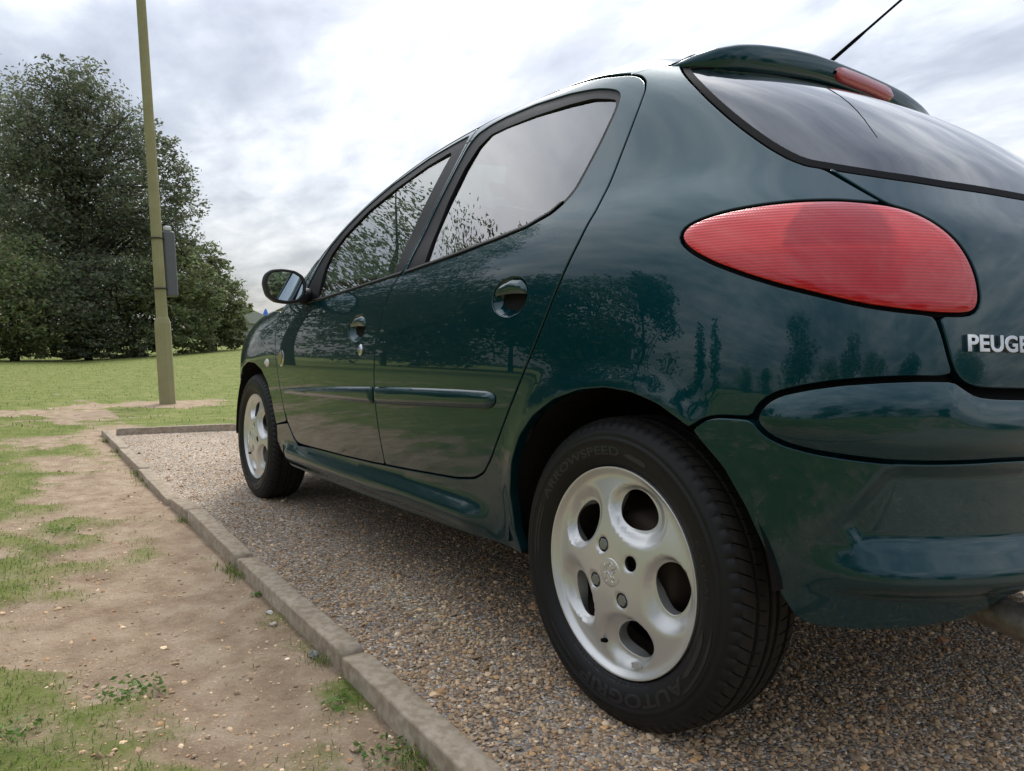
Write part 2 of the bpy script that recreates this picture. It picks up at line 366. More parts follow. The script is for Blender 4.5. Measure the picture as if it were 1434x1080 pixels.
def sdist(pts, poly):                                   # > 0 inside
    return np.where(inside(pts, poly), 1, -1)*pdist(pts, poly)
def pillow(poly, h, wd, p=2.0):
    def f(uv):
        t = np.clip(sdist(uv, poly)/wd, 0, 1); return h*np.maximum(1-(1-t)**p, 0)
    return f
def panel(name, poly, m, parent, holes=(), M_=None, extra=None, res=.024, gap=.0020, roll=.0024, depth=.014, sigma=.008, step=.009, free=None, attr=None, mirror=None, hole_gap=0.):
    """a pressed panel: outline (and holes) in the surface domain, rolled edges turned inwards"""
    M_ = M_ or side_map()
    loops = []
    for i, pl in enumerate([poly]+list(holes)):
        o = outline(pl, step, sigma); n = onormal(o)*(1 if i == 0 else -1)   # points off the panel
        g = np.full(len(o), (gap if i == 0 else hole_gap)); r = np.full(len(o), roll)
        if free is not None and i == 0:
            fm = free(o); g[fm] = 0; r[fm] = 0
        loops.append((o-n*(g+r)[:, None], n, r))
    outer = loops[0][0]; allb = np.vstack([l[0] for l in loops])
    lo, hi = outer.min(0), outer.max(0); h = res*.866
    ys = np.arange(lo[1], hi[1], h); pts = np.array([(x+(res/2 if j % 2 else 0), y) for j, y in enumerate(ys) for x in np.arange(lo[0], hi[0], res)])
    if len(pts):
        k = inside(pts, outer)
        for l in loops[1:]: k &= ~inside(pts, l[0])
        pts = pts[k]
    if extra is not None:
        e_ = np.asarray(extra, float); pts = np.vstack([pts[np.hypot(pts[:, 0], pts[:, 1]) < np.hypot(e_[:, 0], e_[:, 1]).min()-res*.5], e_]); pts = pts[pdist(pts, outer) > .0012]
    elif len(pts): pts = pts[pdist(pts, outer) > res*.55]
    for l in loops[1:]:
        if len(pts): pts = pts[pdist(pts, l[0]) > res*.55]
    allv = np.vstack([allb, pts]) if len(pts) else allb
    edges = []; b = 0
    for l in loops:
        k = len(l[0]); edges += [(b+i, b+(i+1) % k) for i in range(k)]; b += k
    vo, _, fo, ov, _, _ = delaunay_2d_cdt([Vector(v) for v in allv], edges, [], 0, 1e-7)
    uv = np.array([(v[0], v[1]) for v in vo]); tri = np.array([f for f in fo if len(f) == 3])
    c = uv[tri].mean(1); k = inside(c, outer)
    for l in loops[1:]: k &= ~inside(c, l[0])
    tri = tri[k]
    inmap = {}
    for i, q in enumerate(ov):
        for j in q: inmap[j] = i
    P, nn = M_(uv)
    fn = np.cross(P[tri[:, 1]]-P[tri[:, 0]], P[tri[:, 2]]-P[tri[:, 0]]); fl = (fn*nn[tri[:, 0]]).sum(1) < 0
    tri[fl] = tri[fl][:, ::-1]
    V = [P]; NN = [nn]; faces = [tuple(t) for t in tri]; base = len(P); b = 0
    for o, n, r in loops:
        k = len(o); idx = np.array([inmap[b+i] for i in range(k)]); b += k
        e = 5e-4; Q, _ = M_(o+n*e); t = Q-P[idx]; N0 = nn[idx]; t -= N0*(t*N0).sum(1)[:, None]; t /= np.maximum(np.linalg.norm(t, axis=1), 1e-9)[:, None]
        prev = idx; rings = []
        for a in (30, 60, 90):
            a = math.radians(a); rings.append((P[idx]+t*(r*math.sin(a))[:, None]-N0*(r*(1-math.cos(a)))[:, None], N0*math.cos(a)+t*math.sin(a)))
        rings.append((rings[-1][0]-N0*depth, t))
        for A, B in rings:
            V.append(A); NN.append(B); cur = base+np.arange(k); base += k
            allP = None
            for i in range(k):
                j = (i+1) % k; faces.append((prev[i], prev[j], cur[j], cur[i]))
            prev = cur
    V = np.vstack(V); NN = np.vstack(NN)
    out = []
    for f in faces:
        if len(f) == 4:
            p0, p1, p2, p3 = V[f[0]], V[f[1]], V[f[2]], V[f[3]]
            q = np.cross(p2-p0, p3-p1)
            if q@(NN[f[0]]+NN[f[2]]) < 0: f = tuple(reversed(f))
        out.append(f)
    ob = mesh_obj(name, V, out, m, parent, normals=NN); NORM[ob.name] = NN
    if attr:
        a = ob.data.attributes.new(attr[0], 'FLOAT', 'POINT'); vals = np.zeros(len(V)); vals[:len(uv)] = attr[1](uv); 
        a.data.foreach_set('value', vals)
    return ob
def sym(pts): return list(pts)+[(2*UC-a, b) for a, b in reversed(pts)]

# ------------------------------------------------------------------ the car
car = link(bpy.data.objects.new('parked_car', None), None, label='dark green metallic five-door hatchback car parked on the gravel beside the concrete kerb', cat='car')
# outlines measured on the body surface: (u, z), u = distance along the flank, running round the rear corner
LAMP = [(-.103,.893),(-.107,.908),(-.12,.918),(-.145,.927),(-.176,.934),(-.223,.94),(-.267,.943),(-.311,.943),(-.328,.942),(-.354,.939),(-.387,.934),(-.412,.926),(-.435,.912),(-.454,.894),(-.468,.874),(-.479,.847),(-.485,.819),(-.486,.789),(-.482,.770),(-.472,.761),(-.452,.759),(-.421,.759),(-.378,.763),(-.345,.768),(-.313,.776),(-.281,.787),(-.244,.80),(-.204,.818),(-.16,.841),(-.129,.862),(-.112,.878)]
RGAP = [(.18,1.319),(.14,1.305),(.111,1.285),(.095,1.256),(.092,1.213),(.093,1.16),(.096,1.099),(.097,1.036),(.102,.975),(.122,.915),(.158,.84),(.202,.751),(.241,.68),(.292,.599),(.346,.523),(.402,.447),(.440,.408),(.485,.388)]
ROOFGAP = [(.18,1.319),(.276,1.336),(.364,1.353),(.483,1.370),(.621,1.381),(.742,1.381),(.814,1.374),(.872,1.365)]
BOT = [(.485,.388),(.574,.374),(.861,.355),(1.009,.347),(1.086,.342),(1.329,.332),(1.645,.323),(1.80,.319)]
BG = [(1.012,.347),(1.022,.415),(1.032,.511),(1.034,.62),(1.028,.716),(1.014,.78),(.988,.844),(.945,.905),(.916,.93),(.905,1.073),(.889,1.203),(.879,1.308),(.872,1.365)]
FFRONT = [(1.80,.319),(1.845,.323),(1.885,.345),(1.934,.40),(1.962,.459),(2.0,.577),(2.035,.677),(2.05,.76),(2.04,.83)]
FTOP = [(2.04,.83),(2.0,.868),(1.9,.90),(1.825,.93),(1.790,.958),(1.768,.996),(1.725,1.06),(1.625,1.15),(1.486,1.224),(1.322,1.284),(1.18,1.326),(1.037,1.350),(.95,1.359),(.872,1.365)]
ARCH = [(.297,.244),(.320,.293),(.326,.378),(.307,.450),(.272,.511),(.22,.561),(.153,.600),(.08,.623),(.017,.631),(-.039,.626),(-.087,.610),(-.130,.581)]
FARCH = [(2.105,.30),(2.099,.369),(2.120,.474),(2.166,.549),(2.25,.600),(2.361,.626),(2.485,.628),(2.612,.603),(2.72,.55),(2.79,.46),(2.81,.38)]
WINE = [(.043,1.331),(.007,1.295),(-.058,1.235),(-.121,1.173),(-.178,1.115),(-.23,1.062),(-.261,1.034),(-.287,1.017),(-.313,1.0105)]
WINB = [(-.313,1.0105),(-.35,1.001),(-.408,.990),(-.508,.979),(-.639,.975),(-.8,.974),(UC,.974)]
GATES = [(-.315,1.013),(-.384,.938)]
GATEL = [(-.423,.757),(-.430,.727),(-.437,.694),(-.444,.672),(-.455,.659),(-.472,.652),(-.496,.650),(-.555,.649),(UC,.649)]
BART = [(-.217,.600),(-.219,.610),(-.224,.622),(-.232,.632),(-.246,.642),(-.272,.651),(-.304,.659),(-.343,.664),(-.383,.667),(-.422,.667),(-.436,.655),(-.448,.646),(-.475,.643),(-.512,.642),(UC,.642)]
BARL = [(-.217,.597),(-.224,.585),(-.234,.575),(-.252,.565),(-.282,.557),(-.319,.552),(-.356,.5485),(-.397,.548),(-.442,.549),(-.479,.551),(-.60,.553),(UC,.554)]
SEAM = [(-.137,.574),(-.147,.585),(-.158,.594),(-.172,.599),(-.199,.600),(-.217,.599)]
SILLB = [(2.112,.30),(2.075,.262),(2.023,.232),(1.94,.213),(1.743,.214),(1.324,.219),(.942,.227),(.677,.235),(.4,.244),(.297,.244)]
lamp_o = outline(LAMP)
# --- flank, sill and quarter panel in one pressing
def arch_lip(uv):
    A = np.array(ARCH); d = np.min(np.hypot(uv[:, :1]-A[:, 0], uv[:, 1:]-A[:, 1]), 1); return .006*np.exp(-(d/.035)**2)
ARCHD = outline(ARCH+[(-.2,.45),(-.25,.3),(0,.2)], .012, .004)
def flank_disp(uv):
    u, z = uv[:, 0], uv[:, 1]
    d = pdist(uv, ARCHD); lip = .007*np.exp(-(d/.032)**2)
    zt = .322+.02*smoothstep(1.9, .5, u); k = smoothstep(.40, .54, u)*smoothstep(2.06, 1.93, u)
    prof = smoothstep(zt, zt-.052, z)*.026-smoothstep(zt-.066, zt-.098, z)*.020
    return lip+k*prof
side = [(2.094,.372),(1.938,.392),(1.885,.335),(1.84,.313)]+[(a, b-.0) for a, b in BOT[::-1]][1:]+RGAP[::-1][1:]+[(.10,1.328)]+WINE+GATES[1:]
# follow the lamp aperture from the tailgate seam round the tip to the lower seam
LA = np.array(LAMP); i0 = 10; notch = [tuple(LA[i]) for i in range(i0-1, -1, -1)]+[tuple(LA[i]) for i in range(len(LA)-1, 20, -1)]
side += notch[0:]+GATEL[1:4]+BART[::-1][5:]+SEAM[::-1][1:]+ARCH[::-1]+SILLB[::-1][1:]
top_free = lambda o: (o[:, 1] > 1.3165+.0) & (o[:, 0] > .046) & (o[:, 0] < .176)
flank = panel('flank_panel', side, M['paint'], car, M_=side_map(disp=flank_disp), res=.02, sigma=.006, free=top_free, depth=.02)
mirror_obj(flank, car)

# --- doors
RWIN = [(.19,1.272),(.175,1.252),(.172,1.217),(.180,1.155),(.193,1.093),(.201,1.044),(.216,1.018),(.249,.993),(.324,.971),(.444,.955),(.635,.936),(.906,.914),(.897,1.073),(.880,1.203),(.868,1.30),(.845,1.335),(.79,1.349),(.718,1.355),(.577,1.351),(.423,1.333),(.334,1.316),(.258,1.298),(.215,1.285)]
RGLS = [(.80,.928),(.822,1.009),(.832,1.118),(.823,1.222),(.797,1.283),(.754,1.311),(.68,1.313),(.54,1.309),(.398,1.298),(.317,1.288),(.232,1.268),(.200,1.258),(.189,1.243),(.188,1.217),(.196,1.155),(.209,1.093),(.217,1.050),(.231,1.028),(.260,1.004),(.330,.981),(.446,.962),(.635,.944)]
FWIN = [(.925,.918),(1.236,.895),(1.539,.874),(1.70,.868),(1.76,.885),(1.745,.955),(1.722,1.03),(1.685,1.085),(1.60,1.152),(1.486,1.212),(1.339,1.270),(1.138,1.322),(.97,1.341),(.90,1.345),(.893,1.30),(.898,1.203),(.912,1.073),(.921,.955)]
FGLS = [(.984,.926),(1.243,.905),(1.546,.884),(1.60,.884),(1.612,.92),(1.640,1.0),(1.632,1.05),(1.575,1.113),(1.444,1.190),(1.28,1.248),(1.109,1.292),(.985,1.310),(.968,1.300),(.975,1.26),(.986,1.165),(.996,1.06),(.996,.979)]
RH = [(.400,.807),(.398,.833),(.376,.851),(.333,.861),(.294,.857),(.269,.84),(.262,.821),(.267,.80),(.287,.781),(.326,.771),(.361,.776),(.39,.79)]
FH = [(1.252,.759),(1.244,.782),(1.209,.802),(1.158,.807),(1.127,.797),(1.113,.778),(1.115,.754),(1.132,.732),(1.175,.718),(1.217,.724),(1.242,.74)]
STRIP_R = [(1.026,.5855),(.85,.592),(.687,.598),(.52,.603),(.40,.6055),(.372,.602),(.362,.59),(.368,.575),(.39,.563),(.507,.556),(.691,.547),(.85,.539),(1.026,.5315)]
STRIP_F = [(1.940,.533),(1.80,.543),(1.646,.553),(1.352,.570),(1.042,.5845),(1.042,.5305),(1.36,.524),(1.646,.518),(1.90,.514),(1.94,.516)]
def door(name, poly, win, gls, hand, strip, belt):
    d = panel(name, poly, M['paint'], car, holes=[win, hand], res=.021, hole_gap=0.)
    ex = lambda p, a: outline(p, .008, .004)+onormal(outline(p, .008, .004))*a
    panel('window_frame', ex(win, .002), M['black_trim'], d, holes=[gls], M_=side_map(off=-.0035), gap=0, roll=.0015, depth=.012, sigma=.003, res=.03)
    panel('window_glass', ex(gls, .005), M['glass'], d, M_=glass_map(gls, -.0075), gap=0, roll=.0004, depth=.001, sigma=.003, res=.03)
    panel('belt_seal', belt, M['black_trim'], d, M_=side_map(off=.0005, disp=pillow(outline(belt, .006, .002), .0035, .005)), gap=0, roll=.001, depth=.01, sigma=.002, res=.02, step=.006)
    panel('rub_strip', strip, M['paint'], d, M_=side_map(off=.001, disp=pillow(outline(strip, .006, .006), .012, .022, 2.4)), gap=0, roll=.0015, depth=.008, sigma=.006, res=.012, step=.007)
    # handle: a dished cup with a flap over its upper half
    h = outline(hand, .004, .004); c = h.mean(0); hx = ex(hand, .001)
    cup = lambda uv: -.030*np.clip(sdist(uv, h)/.032, 0, 1)**.75
    hd = panel('handle_cup', hx, M['paint'], d, M_=side_map(off=-.002, disp=cup), gap=0, roll=.0005, depth=.004, sigma=.003, res=.008, step=.005)
    hin = h-onormal(h)*.004; lim = c[1]-.002; fl = hin[hin[:, 1] > lim+.004]
    # order the flap outline along the loop
    k = int(np.argmax(np.hypot(*(np.roll(fl, -1, 0)-fl).T))); fl = np.roll(fl, -(k+1), 0)
    a, b_ = fl[-1], fl[0]; mid = [(a[0]+(b_[0]-a[0])*t, lim+.004+.004*math.sin(math.pi*t)) for t in (.2, .4, .6, .8)]
    fl = list(map(tuple, fl))+mid
    fo = outline(fl, .004, .002)
    panel('handle_flap', fl, M['paint'], d, M_=side_map(off=-.003, disp=pillow(fo, .010, .020)), gap=0, roll=.001, depth=.006, sigma=.002, res=.007, step=.004)
    return d
rear_poly = RGAP+BOT[1:3]+BG[:-1]+ROOFGAP[::-1][:-1]
front_poly = BG+FTOP[::-1][1:-1]+FFRONT[::-1]+BOT[::-1][1:-4]
RBELT = [(.908,.925),(.635,.948),(.444,.966),(.33,.981),(.262,1.003),(.232,1.024),(.226,1.018),(.254,.994),(.326,.970),(.444,.9545),(.635,.936),(.908,.913)]
FBELT = [(.925,.925),(1.236,.903),(1.539,.882),(1.70,.875),(1.70,.864),(1.539,.870),(1.236,.891),(.925,.913)]
rear_door = door('rear_door', rear_poly, RWIN, RGLS, RH, STRIP_R, RBELT)
front_door = door('front_door', front_poly, FWIN, FGLS, FH, STRIP_F, FBELT)
# --- front wing
wing = [(2.094,.372),(1.945,.398)]+FFRONT[4:]+[(2.03,.85),(2.25,.862),(2.5,.825),(2.75,.765),(2.95,.70),(2.90,.60),(2.84,.55),(2.745,.535)]+FARCH[::-1][3:-1]
wing_o = panel('front_wing', wing, M['paint'], car, res=.03)
for o in (rear_door, front_door, wing_o): mirror_obj(o, car)
# --- lamp, tailgate, screen, bumper
def disc_and_sheen(uv):
    u, z = uv[:, 0], uv[:, 1]; zl = .858-.02*smoothstep(-.12, -.30, u)*0
    low = smoothstep(zl+.004, zl-.004, z)*(.28+.22*smoothstep(.86, .79, z))  # painted sheen: colour darkens below the reflector line, top stays sky-bright
    r = np.hypot((u+.315)*1.15, z-.868); disc = smoothstep(.078, .074, r)*(u > -.33)+smoothstep(.078, .074, r)*(u <= -.33)*smoothstep(-.40, -.36, u)
    return np.clip(low+disc*np.where(low > .1, .16, .62), 0, 1)
lamp = panel('tail_lamp', LAMP, M['lamp'], car, M_=side_map(off=.0005, disp=pillow(lamp_o, .004, .02)), gap=.0032, roll=.0025, depth=.012, res=.009, step=.007, attr=('disc_and_sheen', disc_and_sheen))
panel('lamp_seal', outline(LAMP)+onormal(outline(LAMP))*.002, M['rubber'], lamp, M_=side_map(off=-.008), gap=0, roll=.001, depth=.004, res=.03)
lr = mirror_obj(lamp, car)
lower = [tuple(LA[i]) for i in range(10, 21)]+[(-.423,.759)]
gl_ = WINB[::-1]+GATES+lower+GATEL
gate_poly = gl_+[(2*UC-a, b) for a, b in gl_[::-1][1:-1]]
tailgate = panel('tailgate', gate_poly, M['paint'], car, res=.024)
sc_l = [(.043,1.331),(.007,1.295)]+WINE[2:]+WINB[1:]
top_s = [(-.06,1.338),(-.2,1.345),(-.5,1.348),(UC,1.35)]
screen_poly = sc_l+[(2*UC-a, b) for a, b in sc_l[::-1][1:]]+[(2*UC-a, b) for a, b in top_s]+top_s[::-1][1:]
so_ = outline(screen_poly, .01, .006)
seal = panel('screen_seal', screen_poly, M['rubber'], tailgate, holes=[so_-onormal(so_)*.019], M_=side_map(off=-.003), gap=.0015, roll=.002, depth=.012, res=.04)
screen = panel('rear_screen', so_-onormal(so_)*.013, M['rear_glass'], tailgate, M_=side_map(off=-.005), gap=0, roll=.0005, depth=.002, res=.03)
REC = outline([(-.366,.56),(-.336,.5),(-.313,.453),(-.315,.44),(-.327,.430),(-.36,.427),(UC,.425),(2*UC+.36,.427),(2*UC+.327,.43),(2*UC+.313,.453),(2*UC+.366,.56)], .012, .006)
BARCH = [(-.137,.574),(-.181,.519),(-.209,.462),(-.237,.388),(-.252,.335),(-.268,.306)]
BBOT = [(-.282,.294),(-.303,.293),(-.341,.295),(-.379,.299),(-.419,.305),(-.463,.314),(-.488,.326),(-.523,.347),(-.56,.372),(-.7,.376),(UC,.376)]
def bump_disp(uv):
    u, z = uv[:, 0], uv[:, 1]; uu = np.minimum(np.abs(u-UC), .95); k = smoothstep(.690, .590, uu)          # 0 at the wheel, 1 towards the middle
    rec = -.012*smoothstep(-.004, .014, sdist(uv, REC))*smoothstep(.552, .520, z)
    zt = .428; ledge = k*.025*(smoothstep(zt, zt-.044, z)-smoothstep(zt-.050, zt-.085, z))
    return rec+ledge
bl = SEAM+BARL[1:]; bb = BARCH+BBOT
bpoly = bl+[(2*UC-a, b) for a, b in bl[::-1][1:]]+[(2*UC-a, b) for a, b in bb]+bb[::-1][1:]
bumper = panel('rear_bumper', bpoly, M['paint'], car, M_=side_map(True, disp=bump_disp), res=.017, sigma=.005, depth=.03)
bar_full = BART+[(2*UC-a, b) for a, b in BART[::-1][1:]]+[(2*UC-a, b) for a, b in BARL]+BARL[::-1][1:]
bo_ = outline(bar_full, .01, .005)
bar = panel('bumper_strip', bar_full, M['paint'], bumper, M_=side_map(True, off=-.002, disp=pillow(bo_, .019, .050, 2.0)), gap=.003, roll=.003, depth=.014, sigma=.005, res=.013)
# black backing behind the gaps, and the cabin's inner faces
shell_l = [(UC,.36),(-.55,.34),(-.30,.31),(-.268,.40),(-.22,.50),(-.14,.60),(-.04,.655),(.017,.66),(.09,.65),(.17,.62),(.24,.58),(.30,.52),(.34,.45),(.352,.36),(.34,.25),(1.9,.235),(2.06,.30),(2.08,.45),(2.13,.56),(2.24,.63),(2.36,.655),(2.5,.657),(2.63,.63),(2.75,.56),(2.9,.66),(2.6,.78),(2.2,.82),(1.86,.90),(1.755,1.055),(1.63,1.155),(1.486,1.230),(1.322,1.290),(1.18,1.334),(1.03,1.357),(.87,1.371),(.74,1.386),(.62,1.386),(.48,1.376),(.36,1.360),(.18,1.328),(.04,1.31),(-.06,1.218),(-.18,1.102),(-.265,1.030),(-.33,1.004),(-.41,.992),(-.51,.982),(UC,.978)]
grow = lambda p, a: outline(p, .012, .006)+onormal(outline(p, .012, .006))*a
sh = panel('inner_shell', shell_l, M['inner'], car, holes=[grow(RGLS, .006), grow(FGLS, .006)], M_=side_map(off=-.020), gap=0, roll=.001, depth=.002, res=.05, step=.015)
mirror_obj(sh, car)
# --- roof, windscreen, bonnet
def to_xy(pts): 
    P = S(np.array(pts, float)); return [(p[0], p[1]) for p in P]
dense = lambda pts, n=6: [tuple(np.array(a)+(np.array(b)-np.array(a))*t/n) for a, b in zip(pts[:-1], pts[1:]) for t in range(n)]+[pts[-1]]
edge = to_xy(dense([(.043,1.331),(.10,1.328)]+ROOFGAP+FTOP[::-1][1:12],4))
edge = [(a, b-.001) for a, b in edge]
fe = edge[-1]
roof_l = [(.09,0.),(.09,.25),(.10,.45)]+edge+[(2.03,.70),(2.06,.35),(2.07,0)]
roof_poly = roof_l+[(a, -b) for a, b in roof_l[::-1][1:-1]]
ws_l = [(1.19,0.),(1.19,.30),(1.20,.50),(1.235,.535),(1.40,.575),(1.60,.625),(1.80,.675),(1.95,.70),(2.0,.66),(2.03,.35),(2.035,0)]
ws_poly = ws_l+[(a, -b) for a, b in ws_l[::-1][1:-1]]
rf = lambda o: (np.abs(o[:, 1]) > .5) & (o[:, 0] < .22)
roof = panel('roof', roof_poly, M['paint'], car, holes=[ws_poly], M_=top_map(), res=.03, free=rf, sigma=.003, gap=.002)
panel('headlining', [(a, b*.99) for a, b in roof_poly], M['inner'], roof, holes=[ws_poly], M_=top_map(-.022), res=.06, roll=.001, depth=.002)
panel('windscreen', grow(ws_poly, .004), M['glass'], car, M_=top_map(-.006), gap=0, roll=.0005, depth=.002, res=.05)
bon_l = [(2.09,0),(2.08,.35),(2.045,.68),(2.10,.73),(2.3,.745),(2.55,.72),(2.75,.66),(2.9,.52),(2.97,.3),(2.99,0)]
bonnet = panel('bonnet', bon_l+[(a, -b) for a, b in bon_l[::-1][1:-1]], M['paint'], car, M_=top_map(), res=.04)
UF = AXF+UR*math.pi/2
fb = [(2.73,.53),(2.84,.545),(2.92,.58),(3.2,.60),(UF,.60)]; fbb = [(2.815,.36),(2.85,.27),(2.95,.22),(3.2,.20),(UF,.20)]
fbp = fb+[(2*UF-a, b) for a, b in fb[::-1][1:]]+[(2*UF-a, b) for a, b in fbb]+fbb[::-1][1:]
panel('front_bumper', fbp, M['paint'], car, res=.05)
hl = panel('head_lamp', [(2.95,.61),(3.25,.615),(3.45,.625),(3.40,.68),(3.2,.71),(2.97,.70)], M['white_lens'], car, res=.03)
mirror_obj(hl, car)
panel('grille', [(3.47,.61),(UF,.61),(2*UF-3.47,.61),(2*UF-3.5,.655),(UF,.66),(3.5,.655)], M['black_trim'], car, res=.05)
# ------------------------------------------------------------------ spoiler with the high brake lamp
SPY = [0, .10, .2, .3, .37, .42, .46, .49, .52, .537]
SPX = [.0, .0, .002, .010, .022, .038, .064, .095, .128, .150]       # trailing edge
SPT = [1.392, 1.391, 1.388, 1.380, 1.373, 1.366, 1.357, 1.345, 1.330, 1.322]
SPB = [1.338, 1.336, 1.330, 1.321, 1.315, 1.313, 1.312, 1.312, 1.314, 1.318]
def spoiler_section(y):
    a = abs(y); x = float(CS(SPY)(np.array([a]), SPX)[0]); zt = float(np.interp(a, SPY, SPT)); zb = float(np.interp(a, SPY, SPB))
    xf = float(.24-.085*smoothstep(.36, .47, a))
    k = min(1, (zt-zb)/.03)
    rz = lambda q: float(Stop(np.array([[q, min(a, .537)]]))[0, 2])
    pts = [(xf, rz(xf)-.0008), (xf*.7+x*.3, rz(xf*.7+x*.3)+.0015*k+.0006)]
    xm = xf*.35+x*.65; pts += [(xm, max(rz(max(xm, .02))+.004*k, zt+.006*k) if xm > .02 else zt+.006*k), (x+.022, zt+.004*k), (x+.010, zt+.0025*k), (x+.003, zt-.002*k), (x, zt-.007*k), (x+.002, (zt+zb)/2), (x+.006, zb+.008*k), (x+.010, zb+.003*k), (x+.016, zb), (x+.05, zb+.003), (x+.12, zb+.012)]
    return [np.array((p[0], y, p[1])) for p in pts]
ys_ = np.r_[np.linspace(-.537, -.47, 14), np.linspace(-.46, .46, 52), np.linspace(.47, .537, 14)]
V, Fc = [], []
for y in ys_: V += spoiler_section(y)
k = 13
for i in range(len(ys_)-1):
    for j in range(k-1): Fc.append((i*k+j, i*k+j+1, (i+1)*k+j+1, (i+1)*k+j))
Fc = [tuple(reversed(f)) for f in Fc]
spoiler = mesh_obj('roof_spoiler', V, Fc, M['paint'], car)
# brake lamp let into the trailing face
V, Fc = [], []; bw = .128; n_ = 24
for i in range(n_+1):
    y = -bw+2*bw*i/n_; e_ = 1-abs(2*i/n_-1)**10
    x = float(np.interp(abs(y), SPY, SPX)); zt = float(np.interp(abs(y), SPY, SPT)); zb = float(np.interp(abs(y), SPY, SPB))
    zc = (zt+zb)/2+.000; hh = .0190*max(.25, e_**.5)
    for dz, dx in ((hh, .004), (hh*.85, -.0025), (0, -.004), (-hh*.85, -.0025), (-hh, .004)): V.append((x+dx, y, zc+dz))
for i in range(n_):
    for j in range(4): Fc.append((i*5+j, (i+1)*5+j, (i+1)*5+j+1, i*5+j+1))
mesh_obj('brake_lamp', V, Fc, M['brake_lens'], spoiler)
# aerial
ab = np.array([.165, 0, 1.412]); ad = np.array([-.165, 0, .082]); ad /= np.linalg.norm(ad)
aer = tube_obj('roof_aerial', [ab, ab+ad*.03, ab+ad*.05, ab+ad*.16, ab+ad*.18, ab+ad*.46], [.011, .008, .0055, .0045, .0032, .0022], M['rubber'], car)
tube_obj('aerial_base', [ab+[.012, 0, -.012], ab+[.006, 0, 0], ab+[-.004, 0, .006]], [.022, .018, .010], M['rubber'], aer)

# ------------------------------------------------------------------ wheels
TY0 = .715
TPROF = [(-.055,.178),(-.060,.186),(-.069,.197),(-.0845,.215),(-.0895,.234),(-.088,.252),(-.0825,.268),(-.0755,.2795),(-.070,.2845)]
def tyre_mesh():
    side_o = [(-a, r) for a, r in TPROF]      # outer (y = +)
    # concentric ridges moulded in the outer wall
    fine = []
    cs = CS([.178,.186,.197,.215,.234,.252,.268,.2795,.2845]); wy = [a for a, r in side_o]
    for r in np.r_[.178, .184, .190, .1965, .1985, .2005, .2035, .206, .2085, .2095, .213, .220, .228, .236, .2465, .2475, .2525, .2535, .2575, .2585, .263, .2665, .2675, .272, .2765, .2805, .2845]:
        y = float(cs(np.array([r]), wy)[0])
        for lo_, hi_, h_ in ((.2000, .2040, .0012), (.2475, .2530, .0013), (.258, .267, .0010)):
            if lo_ <= r <= hi_: y += h_
        fine.append((y, r, 0))
    tread = []
    for y in np.r_[.0665, .0635, .060, .052, .0465, .0455, .0375, .0365, .026, .018, .0145, .0135, .0055, .0045]:
        tread.append(y)
    tread = tread+[-q for q in reversed(tread)]
    crown = lambda y: .2925-.5*y*y-.0075*max(0, (abs(y)-.052)/.015)**2*.55
    prof = [(y, r, 0) for y, r, _ in fine]
    for y in tread:
        g = 1 if any(lo_-1e-6 <= abs(y) <= hi_+1e-6 for lo_, hi_ in ((.0375, .0455), (.0055, .0135))) else 0
        prof.append((y, crown(y)-(.0065 if g else 0), 2 if g else 1))
    prof += [(a, r, 0) for a, r in reversed(TPROF)]
    npitch = 76; fr = [0, .025, .11, .135, .56]; V = []; angs = [(i+f) for i in range(npitch) for f in fr]
    for ai, a in enumerate(angs):
        slot = (ai % len(fr)) in (1, 2)
        for y, r, kk in prof:
            rr = r
            if kk == 1 and slot and abs(y) > .0455: rr = r-.0055*min(1, max(0, (abs(y)-.044)/.003))
            if kk == 1 and slot and .0135 < abs(y) < .0375: rr = r-.003*(1 if abs(y) > .022 else .0)
            if kk == 0 and slot and r > .2745 and y > 0: rr = r-.0012
            skew = .9*(abs(y)/.07)**2 if kk else .9
            t = 2*math.pi*(a+skew)/npitch
            V.append((rr*math.sin(t), y, rr*math.cos(t)))
    k = len(prof); n = len(angs); Fc = []; mi = []
    for i in range(n):
        i2 = (i+1) % n
        for j in range(k-1):
            Fc.append((i*k+j, i*k+j+1, i2*k+j+1, i2*k+j)); mi.append(1 if (prof[j][2] or prof[j+1][2]) else 0)
    return V, Fc, mi, fine
TV, TF, TMI, TFINE = tyre_mesh()
def sidewall_y(r):
    f = np.array([(b, a) for a, b, _ in TFINE]); return np.interp(r, f[:, 0], f[:, 1])
def text_mesh(s, size, extrude=0., offset=0., space=1., bevel=0.):
    cu = bpy.data.curves.new('lettering', 'FONT'); cu.body = s; cu.size = size; cu.extrude = extrude; cu.offset = offset; cu.space_character = space; cu.bevel_depth = bevel; cu.bevel_resolution = 1
    ob = bpy.data.objects.new('lettering', cu); COL.objects.link(ob); dg = bpy.context.evaluated_depsgraph_get(); dg.update()
    me = bpy.data.meshes.new_from_object(ob.evaluated_get(dg))
    bm = bmesh.new(); bm.from_mesh(me); bmesh.ops.triangulate(bm, faces=bm.faces[:]); 
    bmesh.ops.subdivide_edges(bm, edges=[e for e in bm.edges if e.calc_length() > size*.3], cuts=2, use_grid_fill=False); bmesh.ops.triangulate(bm, faces=bm.faces[:])
    V = np.array([v.co[:] for v in bm.verts]); Fc = [tuple(v.index for v in f.verts) for f in bm.faces]; bm.free()
    bpy.data.objects.remove(ob); bpy.data.curves.remove(cu); bpy.data.meshes.remove(me)
    return V, Fc
def rim_profile(r):
    return CS([0, .03, .06, .095, .125, .150, .169, .178, .185, .190, .194, .198])(r, [.0885, .0883, .087, .0825, .0770, .0715, .0665, .0650, .0672, .0725, .0765, .0765])
HOLES = [math.radians(36.5+72*i) for i in range(5)]; BOLTS = [math.radians(60+90*i) for i in range(4)]
